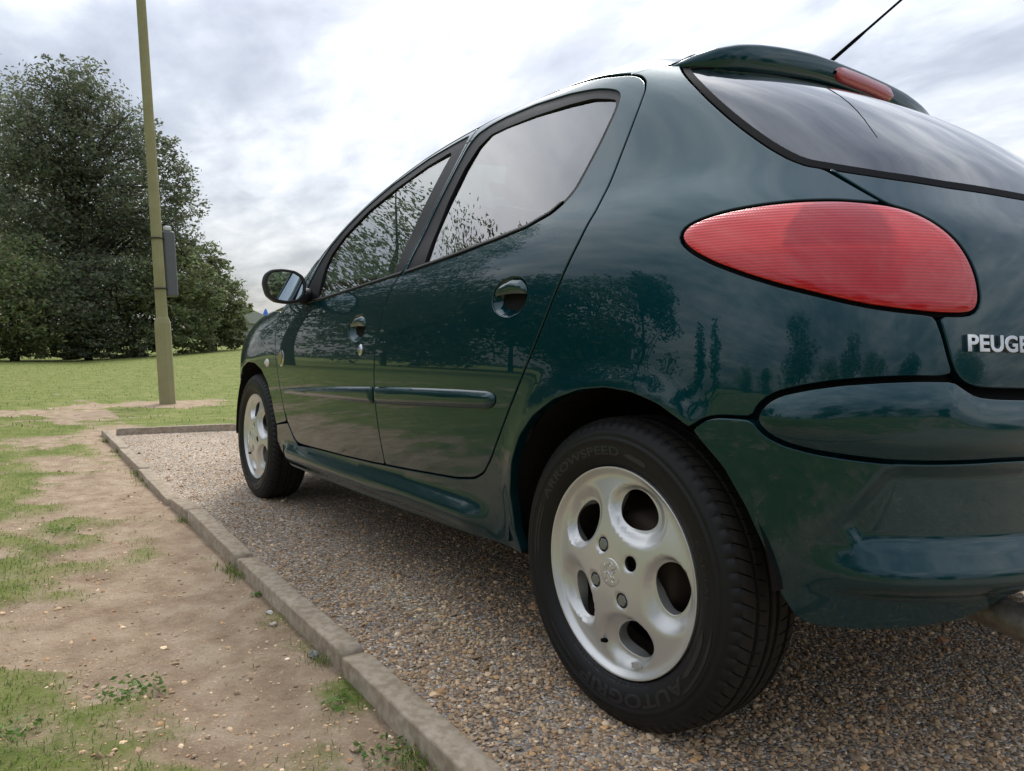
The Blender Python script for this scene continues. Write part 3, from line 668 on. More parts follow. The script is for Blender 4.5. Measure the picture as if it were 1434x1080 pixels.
def rim_mesh():
    # domain: (a forward, b up) in the wheel plane
    def ell(th, g=0.):
        t = np.linspace(0, 2*math.pi, 44, endpoint=False); c = np.array([math.cos(th), math.sin(th)]); q = np.array([-c[1], c[0]])
        R_ = .0335+g; T_ = .0465+g
        return .127*c+np.outer(np.cos(t)*R_*(1-.12*np.sin(t)), c)+np.outer(np.sin(t)*T_, q)
    holes = [ell(t) for t in HOLES]; bolts = [np.stack([.054*math.cos(t)+.0135*np.cos(q), .054*math.sin(t)+.0135*np.sin(q)], 1) for t in BOLTS for q in [np.linspace(0, 2*math.pi, 20, endpoint=False)]]
    q = np.linspace(0, 2*math.pi, 150, endpoint=False); outer = np.stack([.1975*np.cos(q), .1975*np.sin(q)], 1)
    def Mp(uv):
        def h(p):
            r = np.hypot(p[:, 0], p[:, 1]); y = rim_profile(r)
            for t in HOLES:
                c, s = math.cos(t), math.sin(t); a = (p[:, 0]*c+p[:, 1]*s-.127); b = -p[:, 0]*s+p[:, 1]*c
                d = (np.sqrt((a/.0335)**2+(b/.0465)**2)-1)*.039
                wd = .024+.009*np.clip(b/.05, -1, 1)
                y = y-.0195*(1-smoothstep(-.002, 1, np.clip(d/wd, 0, 1)))**1.1
            for t in BOLTS:
                d = np.hypot(p[:, 0]-.054*math.cos(t), p[:, 1]-.054*math.sin(t))-.0135
                y = y-.004*(1-smoothstep(0, .006, d))
            return y
        e = 4e-4; y = h(uv); gx = (h(uv+[e, 0])-h(uv-[e, 0]))/(2*e); gz = (h(uv+[0, e])-h(uv-[0, e]))/(2*e)
        n = np.stack([-gx, np.ones(len(uv)), -gz], 1); n /= np.linalg.norm(n, axis=1)[:, None]
        return np.stack([uv[:, 0], y, uv[:, 1]], 1), n
    return outer, holes+bolts, Mp
ro, rh_, rmap = rim_mesh()
def hexbolt(c, y0):
    V, Fc = [], []
    for r, y in ((.0118, y0-.012), (.0118, y0-.002), (.0105, y0), (.0, y0+.0006)):
        for i in range(6):
            t = math.pi*i/3; V.append((c[0]+r*math.cos(t), y, c[1]+r*math.sin(t)))
    for j in range(3):
        for i in range(6): Fc.append((j*6+i, (j+1)*6+i, (j+1)*6+(i+1) % 6, j*6+(i+1) % 6))
    return V, Fc
def lathe_y(prof, n=64):
    V = [(r*math.sin(2*math.pi*i/n), y, r*math.cos(2*math.pi*i/n)) for i in range(n) for y, r in prof]; k = len(prof)
    return V, [(i*k+j, i*k+j+1, ((i+1) % n)*k+j+1, ((i+1) % n)*k+j) for i in range(n) for j in range(k-1)]
rim = panel('wheel', ro, M['alloy'], car, holes=rh_, M_=rmap, res=.0065, gap=0, roll=.0015, depth=.022, sigma=.0, step=.0065, extra=[(r*math.cos(a+.5*i*.0315), r*math.sin(a+.5*i*.0315)) for i, r in enumerate((.1715, .1755, .1790, .1822, .1850, .1876, .1902, .1930, .1955)) for a in np.linspace(0, 2*math.pi, 200, endpoint=False)])
W0 = rim
def add_tyre(parent):
    me = bpy.data.meshes.new('tyre'); me.from_pydata(TV, [], TF); me.materials.append(M['tyre']); me.materials.append(M['tyre_tread'])
    me.polygons.foreach_set('material_index', TMI); me.polygons.foreach_set('use_smooth', [m_ == 0 for m_ in TMI]); me.update()
    return link(bpy.data.objects.new('tyre', me), parent)
ty = add_tyre(rim)
V, Fc = lathe_y([(.0750, .1975), (.070, .1950), (.060, .182), (.03, .172), (-.05, .172), (-.075, .192)]); mesh_obj('wheel_barrel', V, Fc, M['drum'], rim)
V, Fc = lathe_y([(.030, .0), (.030, .085), (.028, .100), (.018, .108), (-.03, .112), (-.03, .16), (-.032, .0)]); mesh_obj('brake_drum', V, Fc, M['drum'], rim)
for i, t in enumerate(BOLTS):
    if i == 1: continue                                  # this bolt sits deep in its open hole
    c = (.054*math.cos(t), .054*math.sin(t)); V, Fc = hexbolt(c, .0850); mesh_obj('wheel_bolt', V, Fc, M['bolt'], rim, smooth=False)
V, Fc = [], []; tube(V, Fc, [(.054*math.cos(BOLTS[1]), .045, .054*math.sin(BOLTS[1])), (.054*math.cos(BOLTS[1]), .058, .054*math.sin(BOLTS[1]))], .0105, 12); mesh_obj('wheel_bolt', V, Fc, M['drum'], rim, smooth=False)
V, Fc = lathe_y([(.0885, .0), (.0895, .012), (.0893, .024), (.0885, .0268), (.086, .0275)], 48); cap_ = mesh_obj('centre_cap', V, Fc, M['alloy'], rim)
# the lion standing on its hind legs, raised in the cap; (p, q) seen from outside
def emb(lines, rad, y0):
    V, Fc = [], []
    for ln in lines:
        ln = outline_open(ln); tube(V, Fc, [(-p*.0245, y0, q*.0245) for p, q in ln], rad, 6)
    return V, Fc
def outline_open(p, n=5):
    p = np.array(p, float)
    if len(p) < 3: return p
    t = np.arange(len(p)); s = np.linspace(0, len(p)-1, (len(p)-1)*n+1); c = CS(t); return np.stack([c(s, p[:, 0]), c(s, p[:, 1])], 1)
LION = [[(-.15,.62),(.02,.80),(.22,.72),(.30,.55),(.20,.45),(.30,.38),(.18,.30)], [(-.15,.62),(-.35,.55),(-.38,.30),(-.30,.05),(-.10,-.12),(.0,-.25)], [(.18,.30),(.10,.08),(.28,-.02),(.30,-.2)],
        [(.16,.22),(.38,.28),(.55,.45),(.62,.62)], [(.12,.08),(.36,.08),(.56,.18),(.72,.20)], [(.0,-.25),(.18,-.38),(.14,-.58),(.34,-.70),(.48,-.68)], [(-.22,-.02),(-.42,-.20),(-.36,-.42),(-.48,-.66),(-.30,-.76)],
        [(-.32,-.1),(-.58,-.12),(-.68,.10),(-.58,.34),(-.70,.52)], [(-.20,.45),(-.05,.52),(.05,.42)], [(.30,-.2),(.45,-.34),(.40,-.5)]]
V, Fc = emb(LION, .0011, .0894); mesh_obj('cap_emblem', V, Fc, M['chrome'], rim)
# rubber valve and a clip-on balance weight
vt = HOLES[3]+.52; vr = .150
tube_obj('tyre_valve', [(vr*math.cos(vt), .050, vr*math.sin(vt)), (vr*math.cos(vt)*.985, .068, vr*math.sin(vt)*.985), (vr*math.cos(vt)*.97, .078, vr*math.sin(vt)*.97)], [.0055, .005, .0035], M['rubber'], rim)
bm = bmesh.new(); box(bm, (0, 0, 0), (.022, .004, .011)); wo_ = bm_obj('balance_weight', bm, M['weight'], rim, bevel=.0012)
wt_ = math.radians(-108); wo_.location = (.171*math.cos(wt_), .0680, .171*math.sin(wt_)); wo_.rotation_euler = (0, -wt_-math.pi/2, 0)
def ring_text(s, size, r0, phi0, parent, offset=0., space=1.1, span=None):
    V, Fc = text_mesh(s, size, 0, offset, space); wdt = V[:, 0].max()
    k = 1 if span is None else span*r0/wdt
    ph = math.radians(phi0)+V[:, 0]*k/r0; r = r0+V[:, 1]
    P = np.stack([-r*np.sin(ph), sidewall_y(r)+.0007, r*np.cos(ph)], 1)
    fs = []
    for f in Fc:
        n = np.cross(P[f[1]]-P[f[0]], P[f[2]]-P[f[0]]); fs.append(f if n[1] > 0 else tuple(reversed(f)))
    return mesh_obj('tyre_lettering', P, fs, M['tyre_letter'], parent, smooth=False)
ring_text('ARROWSPEED', .0225, .2215, -62, rim, .0004, 1.05, span=math.radians(66))
ring_text('AUTOGRIP', .031, .2185, 128, rim, .0011, 1.05, span=math.radians(72))
ring_text('175/65 R14 82H  TUBELESS', .0115, .2005, 150, rim, 0, 1.05, span=math.radians(62))
ring_text('RADIAL', .012, .226, 62, rim, .0, 1.05, span=math.radians(26))
def flash(ph0, ph1, r0, r1):       # raised swoosh bars on the wall
    n = 26; V, Fc = [], []
    for i in range(n+1):
        ph = math.radians(ph0+(ph1-ph0)*i/n); k = min(1, i/6, (n-i)/3+.05); rm = (r0+r1)/2; h = (r1-r0)/2*k
        for r in (rm-h, rm+h): V.append((-r*math.sin(ph), float(sidewall_y(r))+.0008, r*math.cos(ph)))
    for i in range(n): Fc.append((i*2, i*2+1, i*2+3, i*2+2))
    Fc = [f if np.cross(np.array(V[f[1]])-V[f[0]], np.array(V[f[2]])-V[f[0]])[1] > 0 else tuple(reversed(f)) for f in Fc]
    return V, Fc
for a in ((-98, -66, .2235, .2275), (-98, -66, .2315, .2345), (7, 22, .2225, .2325), (98, 126, .2200, .2300), (96, 132, .2400, .2455), (202, 232, .2250, .2290)):
    V, Fc = flash(*a); mesh_obj('tyre_ridge', V, Fc, M['tyre_letter'], rim)
def copy_tree(o, parent):
    c = o.copy(); COL.objects.link(c); c.parent = parent
    for ch in list(o.children): copy_tree(ch, c)
    return c
def place(wh, x, y, rot, spin, steer=0.): wh.location = (x, y, .2845); wh.rotation_euler = (0, spin, rot+steer)
w_fl = copy_tree(rim, car); w_rr = copy_tree(rim, car); w_fr = copy_tree(rim, car)
place(rim, 0, TY0, 0, 0); place(w_fl, 2.442, TY0+.003, 0, math.radians(-38), .012); place(w_rr, 0, -TY0, math.pi, .7); place(w_fr, 2.442, -TY0, math.pi, 1.1, .012)
# arch liners
def liner(x0, sgn, poly):
    V, Fc = [], []; n = len(poly)
    for y in (.800, .79, .60, .45):
        for a, b in poly: V.append((x0+a, sgn*y*(1 if y < .8 else .995), b))
    for j in range(3):
        for i in range(n-1): Fc.append((j*n+i, j*n+i+1, (j+1)*n+i+1, (j+1)*n+i))
    Fc.append(tuple(range(3*n, 4*n))); return mesh_obj('wheel_arch_liner', V, Fc, M['liner'], car, smooth=False)
arc = [(.352*math.cos(t)*.99, .288+.362*math.sin(t)) for t in np.linspace(math.radians(-4), math.radians(171), 30)]
for x0 in (0, 2.442):
    for s_ in (1, -1): liner(x0, s_, arc)
# under side
bm = bmesh.new(); box(bm, (1.22, 0, .245), (1.70, 1.44, .06)); box(bm, (0, 0, .36), (.72, .9, .06)); box(bm, (-.35, 0, .36), (.35, 1.05, .05)); box(bm, (2.5, 0, .30), (.95, .9, .06)); bm_obj('floor_pan', bm, M['underseal'], car)
tube_obj('rear_axle', [(0, -.62, .285), (0, .62, .285)], .03, M['underseal'], car)
ex = tube_obj('exhaust_pipe', [(.5, .30, .235), (.1, .38, .30), (-.25, .455, .330), (-.40, .463, .318), (-.48, .466, .308), (-.555, .468, .296), (-.60, .469, .288)], [.022, .022, .023, .024, .027, .0275, .0275], M['steel'], car, seg=20)
V, Fc = [], []; tube(V, Fc, [(-.6005, .469, .288), (-.56, .468, .295)], [.025, .024], 20, cap=True); mesh_obj('exhaust_bore', V, Fc, M['underseal'], ex)
bm = bmesh.new(); box(bm, (-.20, .30, .33), (.26, .42, .15)); bm_obj('silencer', bm, M['underseal'], car, bevel=.05, seg=4, smooth=True)

# ------------------------------------------------------------------ door mirror, badges, small lamps
def door_mirror(sgn):
    # outline of the mirror seen from behind: (p across, q up)
    ol = [(.078,.010),(.072,.042),(.050,.060),(.010,.066),(-.036,.062),(-.066,.044),(-.077,.012),(-.072,-.026),(-.050,-.052),(-.010,-.061),(.036,-.056),(.066,-.034)]
    o2 = outline(ol, .012, .006); n = len(o2); V, Fc = [], []
    prof = [(-.010,.84),(-.012,.90),(-.010,.97),(-.003,1.0),(.012,1.01),(.035,.98),(.060,.88),(.080,.70),(.092,.45),(.097,.2)]
    for dx, s in prof:
        for a, b in o2: V.append((dx, a*s, b*s))
    for j in range(len(prof)-1):
        for i in range(n): Fc.append((j*n+i, j*n+(i+1) % n, (j+1)*n+(i+1) % n, (j+1)*n+i))
    Fc.append(tuple(range((len(prof)-1)*n, len(prof)*n)))
    Rm = Matrix.Rotation(math.radians(-4), 3, 'Z') @ Matrix.Rotation(math.radians(2), 3, 'Y')
    c = np.array([1.650, .903, .918])
    tr = lambda P: [tuple((np.array(Rm @ Vector(p))+c)*[1, sgn, 1]) for p in P]
    fix = lambda f: [tuple(reversed(q)) for q in f] if sgn > 0 else f
    h = mesh_obj('door_mirror', tr(V), fix(Fc), M['plastic'], car)
    mesh_obj('mirror_glass', tr([(-.005, a*.86, b*.86) for a, b in o2]), [tuple(range(n))] if sgn < 0 else [tuple(reversed(range(n)))], M['mirror'], h, smooth=False)
    Vt, Ft = [], []
    tube(Vt, Ft, [(1.675, sgn*.845, .895), (1.70, sgn*.825, .892), (1.735, sgn*.785, .893)], [.026, .030, .034], 12); mesh_obj('mirror_arm', Vt, Ft, M['plastic'], h)
for s_ in (1, -1): door_mirror(s_)
def surf_disc(name, u, z, ru, rz, h, m, parent, off=0., n=28):
    o = np.array([(u+ru*math.cos(t), z+rz*math.sin(t)) for t in np.linspace(0, 2*math.pi, n, endpoint=False)])
    return panel(name, o, m, parent, M_=side_map(off=off, disp=pillow(o, h, min(ru, rz)*.9)), gap=0, roll=.0008, depth=.004, sigma=0, res=min(ru, rz)*.3, step=min(ru, rz)*.25)
surf_disc('indicator_repeater', 2.155, .633, .030, .018, .008, M['white_lens'], wing_o)
eb = surf_disc('oval_emblem', 1.951, .654, .034, .034, .006, M['chrome'], front_door, .001)
M['brass'] = mat('brass_enamel', (.36, .30, .16), .35, .6)
surf_disc('emblem_centre', 1.953, .654, .023, .025, .003, M['brass'], front_door, .0065)
surf_disc('door_lock', 1.138, .694, .017, .019, .006, M['chrome'], front_door, .001)
surf_disc('lock_barrel', 1.138, .692, .007, .008, .002, M['bolt'], front_door, .007)
V, Fc = text_mesh('PEUGEOT', .0335, .0022, .0005, 1.03, .0006)
uv = np.stack([-.4575-V[:, 0]/1.02, .7068+V[:, 1]], 1); P = S(uv); n = grad(P); P = P+n*(V[:, 2:3]+.0028)
Fc = [tuple(f) for f in Fc]
mesh_obj('badge_lettering', P, Fc, M['chrome'], tailgate, smooth=False)
# ------------------------------------------------------------------ cabin
def cushion(name, c, s, parent, rot=None, bev=.05, m=None):
    bm = bmesh.new(); box(bm, (0, 0, 0), s); o = bm_obj(name, bm, m or M['seat'], parent, bevel=min(bev, min(s)*.45), seg=4, smooth=True); o.location = c
    if rot is not None: o.rotation_euler = rot
    return o
for s_ in (1, -1):
    st = cushion('front_seat', (1.28, .34*s_, .58), (.50, .48, .16), car)
    cushion('seat_backrest', (-.30, 0, .28), (.13, .46, .58), st, (0, -.28, 0)); cushion('headrest', (-.42, 0, .655), (.09, .25, .17), st, (0, -.2, 0), .04)
rs = cushion('rear_seat', (.55, 0, .60), (.50, 1.25, .18), car)
cushion('seat_backrest', (-.28, 0, .20), (.14, 1.22, .48), rs, (0, -.32, 0))
for s_ in (1, -1): cushion('headrest', (-.36, .36*s_, .47), (.08, .24, .13), rs, (0, -.3, 0), .04)
ds = cushion('dashboard', (1.86, 0, .82), (.36, 1.36, .24), car, None, .07, M['plastic'])
V, Fc = [], []
tube(V, Fc, [(1.60+.06*math.sin(t), -.34+.18*math.cos(t), .90+.17*math.sin(t)) for t in np.linspace(0, 2*math.pi, 30)], .014, 8, cap=False); mesh_obj('steering_wheel', V, Fc, M['plastic'], car)
cushion('parcel_shelf', (.02, 0, .90), (.42, 1.12, .03), car, None, .01, M['inner'])
bm = bmesh.new(); box(bm, (1.47, 0, 1.26), (.02, .22, .06)); bm_obj('rear_view_mirror', bm, M['plastic'], car, bevel=.008)
# ------------------------------------------------------------------ ground
from mathutils import noise as mn
KY0, KY1, KX = 1.090, 1.148, 5.42
def terrain(x, y): return .08*np.maximum(0, -np.asarray(y, float)-.5)*smoothstep(8, 30, x)
def graded(lo, hi, f0, f1, h, grow_=1.16):
    mid = list(np.arange(f0, f1+1e-6, h)); a = [mid[0]]; s = h
    while a[-1] > lo: s *= grow_; a.append(a[-1]-s)
    b = [mid[-1]]; s = h
    while b[-1] < hi: s *= grow_; b.append(b[-1]+s)
    return np.array(a[::-1][:-1]+mid+b[1:])
GX = graded(-400, 700, -1.5, 7.5, .035); GY = graded(-500, 500, 1.0, 5.5, .035)
gx, gy = np.meshgrid(GX, GY, indexing='ij')
def fbm(x, y, sc, oc=4, sd=0.):
    out = np.empty(x.size); xf, yf = x.ravel(), y.ravel()
    for i in range(x.size): out[i] = mn.fractal((xf[i]*sc, yf[i]*sc, sd), .9, 2.1, oc)
    return out.reshape(x.shape)
nz = fbm(gx, gy, 1.15, 5, 3.3); nz2 = fbm(gx, gy, 5.5, 4, 8.1)
gness = .52+.20*smoothstep(.35, 1.7, gy-KY1)+.12*smoothstep(4.2, 7.0, gx)+.34*smoothstep(7.5, 15, gx)+0*gx+.22*(gy < .9)*(gx > 5.5)+.50*nz+.30*nz2-.26*np.exp(-((gy-KY1)/.40)**2)*(gx < 5.5)
gness -= .24*np.exp(-((gx-7.6)/1.7)**2)
# worn ring of bare soil round the post
gness -= .9*np.exp(-(np.hypot(gx-8.67, (gy-.165)*.8)/.55)**2)
GM = smoothstep(.22, .62, gness)*(.72+.28*smoothstep(5.0, 7.5, gx))
inlot = (gx < KX+.02) & (gx > -7) & (gy < KY1-.02) & (gy > -9)
gz = terrain(gx, gy)+.012*nz2*smoothstep(KY1+.02, KY1+.3, gy)*(gx < 9)+.02*nz*smoothstep(KY1+.05, KY1+.6, gy)*(gx < 12)+.010*GM-.006
gz = np.where(inlot, -.03, gz)
ix, iy = gx.shape; idx = np.arange(ix*iy).reshape(ix, iy)
V = np.stack([gx, gy, gz], -1).reshape(-1, 3); Fq = np.stack([idx[:-1, :-1], idx[1:, :-1], idx[1:, 1:], idx[:-1, 1:]], -1).reshape(-1, 4)
def fast_mesh(name, V, faces, k, m, smooth=False):
    me = bpy.data.meshes.new(name); nf = len(faces)
    me.vertices.add(len(V)); me.vertices.foreach_set('co', np.asarray(V, np.float32).ravel())
    me.loops.add(nf*k); me.loops.foreach_set('vertex_index', np.asarray(faces, np.int32).ravel())
    me.polygons.add(nf); me.polygons.foreach_set('loop_start', np.arange(0, nf*k, k, dtype=np.int32))
    me.polygons.foreach_set('use_smooth', np.full(nf, smooth)); me.update(calc_edges=True); me.validate()
    me.materials.append(m); return me
def nodes(m):
    t = m.node_tree; return t, t.nodes['Principled BSDF']
def ground_mat():
    m = bpy.data.materials.new('soil_and_turf'); m.use_nodes = True; t, b = nodes(m); b.inputs['Roughness'].default_value = .95; b.inputs['Specular IOR Level'].default_value = .15
    n_ = t.nodes.new; l = t.links.new
    tcn = n_('ShaderNodeTexCoord')
    def noise(sc, det=8, ro=.65):
        q = n_('ShaderNodeTexNoise'); q.inputs['Scale'].default_value = sc; q.inputs['Detail'].default_value = det; q.inputs['Roughness'].default_value = ro; l(tcn.outputs['Object'], q.inputs['Vector']); return q
    def ramp(src, *st):
        r = n_('ShaderNodeValToRGB'); e = r.color_ramp.elements
        e[0].position, e[0].color = st[0][0], (*st[0][1], 1); e[1].position, e[1].color = st[-1][0], (*st[-1][1], 1)
        for p, c in st[1:-1]: x = e.new(p); x.color = (*c, 1)
        l(src, r.inputs[0]); return r.outputs[0]
    dirt = ramp(noise(9).outputs[0], (.30, (.29, .205, .135)), (.5, (.43, .32, .22)), (.72, (.56, .445, .325)))
    sp = ramp(noise(160, 3).outputs[0], (.60, (1, 1, 1)), (.70, (1.55, 1.5, 1.42)))
    mul = n_('ShaderNodeMix'); mul.data_type = 'RGBA'; mul.blend_type = 'MULTIPLY'; mul.inputs[0].default_value = 1; l(dirt, mul.inputs[6]); l(sp, mul.inputs[7])
    turf = ramp(noise(3.5, 10, .75).outputs[0], (.32, (.115, .155, .036)), (.5, (.20, .235, .062)), (.68, (.34, .31, .135)))
    at = n_('ShaderNodeAttribute'); at.attribute_name = 'turf'
    jit = n_('ShaderNodeMath'); jit.operation = 'MULTIPLY_ADD'; l(noise(55, 6).outputs[0], jit.inputs[0]); jit.inputs[1].default_value = .9; l(at.outputs['Fac'], jit.inputs[2])
    mr = n_('ShaderNodeMapRange'); mr.inputs[1].default_value = .62; mr.inputs[2].default_value = 1.15; l(jit.outputs[0], mr.inputs[0])
    mx = n_('ShaderNodeMix'); mx.data_type = 'RGBA'; l(mr.outputs[0], mx.inputs[0]); l(mul.outputs[2], mx.inputs[6]); l(turf, mx.inputs[7]); l(mx.outputs[2], b.inputs['Base Color'])
    bn = n_('ShaderNodeBump'); bn.inputs['Strength'].default_value = 1.0; bn.inputs['Distance'].default_value = .016; l(noise(70, 9, .7).outputs[0], bn.inputs['Height']); l(bn.outputs[0], b.inputs['Normal'])
    return m
gm = fast_mesh('ground', V, Fq, 4, ground_mat(), True)
at_ = gm.attributes.new('turf', 'FLOAT', 'POINT'); at_.data.foreach_set('value', GM.astype(np.float32).ravel())
link(bpy.data.objects.new('ground', gm), kind='structure')
def samp(A, x, y):
    i = np.clip(np.searchsorted(GX, x)-1, 0, len(GX)-2); j = np.clip(np.searchsorted(GY, y)-1, 0, len(GY)-2)
    a = (x-GX[i])/(GX[i+1]-GX[i]); b = (y-GY[j])/(GY[j+1]-GY[j])
    return A[i, j]*(1-a)*(1-b)+A[i+1, j]*a*(1-b)+A[i, j+1]*(1-a)*b+A[i+1, j+1]*a*b
# gravel bay
def gravel_mat(name='gravel_bed'):
    m = bpy.data.materials.new(name); m.use_nodes = True; t, b = nodes(m); b.inputs['Roughness'].default_value = .9; b.inputs['Specular IOR Level'].default_value = .2
    n_ = t.nodes.new; l = t.links.new; tcn = n_('ShaderNodeTexCoord')
    vo = n_('ShaderNodeTexVoronoi'); vo.inputs['Scale'].default_value = 150; l(tcn.outputs['Object'], vo.inputs['Vector'])
    sx = n_('ShaderNodeSeparateColor'); l(vo.outputs['Color'], sx.inputs[0])
    r = n_('ShaderNodeValToRGB'); r.color_ramp.interpolation = 'CONSTANT'; e = r.color_ramp.elements
    for i, (p, c) in enumerate([(0, (.16, .125, .09)), (.18, (.27, .21, .15)), (.36, (.20, .18, .16)), (.5, (.37, .31, .235)), (.62, (.12, .10, .085)), (.74, (.33, .21, .12)), (.84, (.30, .28, .255)), (.94, (.52, .47, .40))]):
        x = e[0] if i == 0 else (e[1] if i == 1 else e.new(p)); x.position = p; x.color = (*c, 1)
    l(sx.outputs[0], r.inputs[0])
    n2_ = n_('ShaderNodeTexNoise'); n2_.inputs['Scale'].default_value = 2.2; n2_.inputs['Detail'].default_value = 6; l(tcn.outputs['Object'], n2_.inputs['Vector'])
    mr = n_('ShaderNodeMapRange'); mr.inputs[1].default_value = .3; mr.inputs[2].default_value = .7; mr.inputs[3].default_value = 1.35; mr.inputs[4].default_value = 1.9; l(n2_.outputs[0], mr.inputs[0])
    mx = n_('ShaderNodeMix'); mx.data_type = 'RGBA'; mx.blend_type = 'MULTIPLY'; mx.inputs[0].default_value = 1; l(r.outputs[0], mx.inputs[6]); l(mr.outputs[0], mx.inputs[7]); l(mx.outputs[2], b.inputs['Base Color'])
    bn = n_('ShaderNodeBump'); bn.invert = True; bn.inputs['Strength'].default_value = 1; bn.inputs['Distance'].default_value = .006; l(vo.outputs['Distance'], bn.inputs['Height']); l(bn.outputs[0], b.inputs['Normal'])
    return m
lx = np.linspace(-7, KX+.02, 90); ly = np.linspace(-9, KY0+.02, 80); ax_, ay_ = np.meshgrid(lx, ly, indexing='ij')
def lot_z(x, y): return .012*np.sin(x*2.3+1)*np.sin(y*1.9)*smoothstep(0, .35, np.minimum(np.hypot(x, y-.72), np.hypot(x-2.442, y-.72)))-.002-.012*smoothstep(KX-1.0, KX, x)
id2 = np.arange(ax_.size).reshape(ax_.shape)
lm_ = fast_mesh('gravel_bay', np.stack([ax_, ay_, lot_z(ax_, ay_)], -1).reshape(-1, 3), np.stack([id2[:-1, :-1], id2[1:, :-1], id2[1:, 1:], id2[:-1, 1:]], -1).reshape(-1, 4), 4, gravel_mat(), True)
link(bpy.data.objects.new('gravel_bay', lm_), kind='structure')
# loose stones
STONE_COL = np.array([(.30,.235,.165),(.22,.175,.13),(.40,.33,.25),(.155,.125,.10),(.27,.245,.22),(.36,.24,.135),(.52,.46,.38),(.115,.10,.09),(.34,.29,.23),(.30,.17,.10),(.62,.58,.52)]); STONE_P = np.array([.2,.16,.14,.12,.12,.07,.05,.06,.05,.015,.015]); STONE_P /= STONE_P.sum()
def tint_mat(name, attr='tint', rough=.85, spec=.3, trans=0.):
    m = bpy.data.materials.new(name); m.use_nodes = True; t, b = nodes(m); a = t.nodes.new('ShaderNodeAttribute'); a.attribute_name = attr
    t.links.new(a.outputs['Color'], b.inputs['Base Color']); b.inputs['Roughness'].default_value = rough; b.inputs['Specular IOR Level'].default_value = spec
    if trans:
        tr = t.nodes.new('ShaderNodeBsdfTranslucent'); t.links.new(a.outputs['Color'], tr.inputs[0]); mx = t.nodes.new('ShaderNodeMixShader'); mx.inputs[0].default_value = trans
        o = t.nodes['Material Output']; t.links.new(b.outputs[0], mx.inputs[1]); t.links.new(tr.outputs[0], mx.inputs[2]); t.links.new(mx.outputs[0], o.inputs[0])
    return m
M['stone'] = tint_mat('loose_stones')
def set_tint(me, colr, per):
    a = me.attributes.new('tint', 'FLOAT_COLOR', 'POINT'); c = np.ones((len(colr), 4), np.float32); c[:, :3] = colr
    a.data.foreach_set('color', np.repeat(c, per, 0).ravel())
ph_ = (1+5**.5)/2
ICO = np.array([(-1,ph_,0),(1,ph_,0),(-1,-ph_,0),(1,-ph_,0),(0,-1,ph_),(0,1,ph_),(0,-1,-ph_),(0,1,-ph_),(ph_,0,-1),(ph_,0,1),(-ph_,0,-1),(-ph_,0,1)])/math.hypot(1, ph_)
ICF = np.array([(0,11,5),(0,5,1),(0,1,7),(0,7,10),(0,10,11),(1,5,9),(5,11,4),(11,10,2),(10,7,6),(7,1,8),(3,9,4),(3,4,2),(3,2,6),(3,6,8),(3,8,9),(4,9,5),(2,4,11),(6,2,10),(8,6,7),(9,8,1)])
ICT = ICF[ICO[ICF][:, :, 2].mean(1) > -.35]           # the buried undersides are left off
def stones(name, x, y, z, size, label, kind='stuff', sink=.25, bright=1.):
    n = len(x); sc = size[:, None]*RNG.uniform(.6, 1.25, (n, 3))*[1, 1, .62]
    P = ICO[None]*(1+RNG.normal(0, .13, (n, 12, 1)))*sc[:, None]
    t = RNG.uniform(0, 6.283, n); c, s = np.cos(t)[:, None], np.sin(t)[:, None]; tl = RNG.normal(0, .25, (n, 1))
    X = P[..., 0]*c-P[..., 1]*s; Y = P[..., 0]*s+P[..., 1]*c; Z = P[..., 2]+X*tl
    Q = np.stack([X+x[:, None], Y+y[:, None], Z+(z+size*sink)[:, None]], -1).reshape(-1, 3)
    me = fast_mesh(name, Q, (ICT[None]+12*np.arange(n)[:, None, None]).reshape(-1, 3), 3, M['stone'])
    col = (STONE_COL[RNG.choice(len(STONE_COL), n, p=STONE_P)]*.80+np.array([.30, .245, .185])*.24)*RNG.uniform(.75, 1.2, (n, 1))*[1.95, 1.68, 1.36]*bright; set_tint(me, col, 12)
    return link(bpy.data.objects.new(name, me), kind=kind, label=label, cat='gravel')
def scatter(n, x0, x1, y0, y1, d0, keep=None):
    """random points, thinning with the distance from where one stands beside the rear wheel"""
    X = RNG.uniform(x0, x1, n*6); Y = RNG.uniform(y0, y1, n*6); d = np.hypot(X+.99, Y-1.72)
    k = RNG.random(n*6) < np.minimum(1, (d0/d)**2)
    if keep is not None: k &= keep(X, Y)
    return X[k][:n], Y[k][:n]
sx_, sy_ = scatter(80000, -1.3, 5.38, -2.6, KY0-.006, 1.5)
stones('loose_gravel', sx_, sy_, lot_z(sx_, sy_), RNG.lognormal(math.log(.0032), .42, len(sx_)).clip(.0015, .012), 'loose brown and grey gravel stones covering the parking bay')
sx_, sy_ = scatter(20000, -.9, 7, KY1+.004, 4.5, 1.1, lambda X, Y: samp(GM, X, Y) < .6)
stones('soil_grit', sx_, sy_, samp(gz, sx_, sy_), RNG.lognormal(math.log(.0026), .5, len(sx_)).clip(.0012, .0085), 'small grit and stones lying on the bare soil', sink=.1, bright=.95)
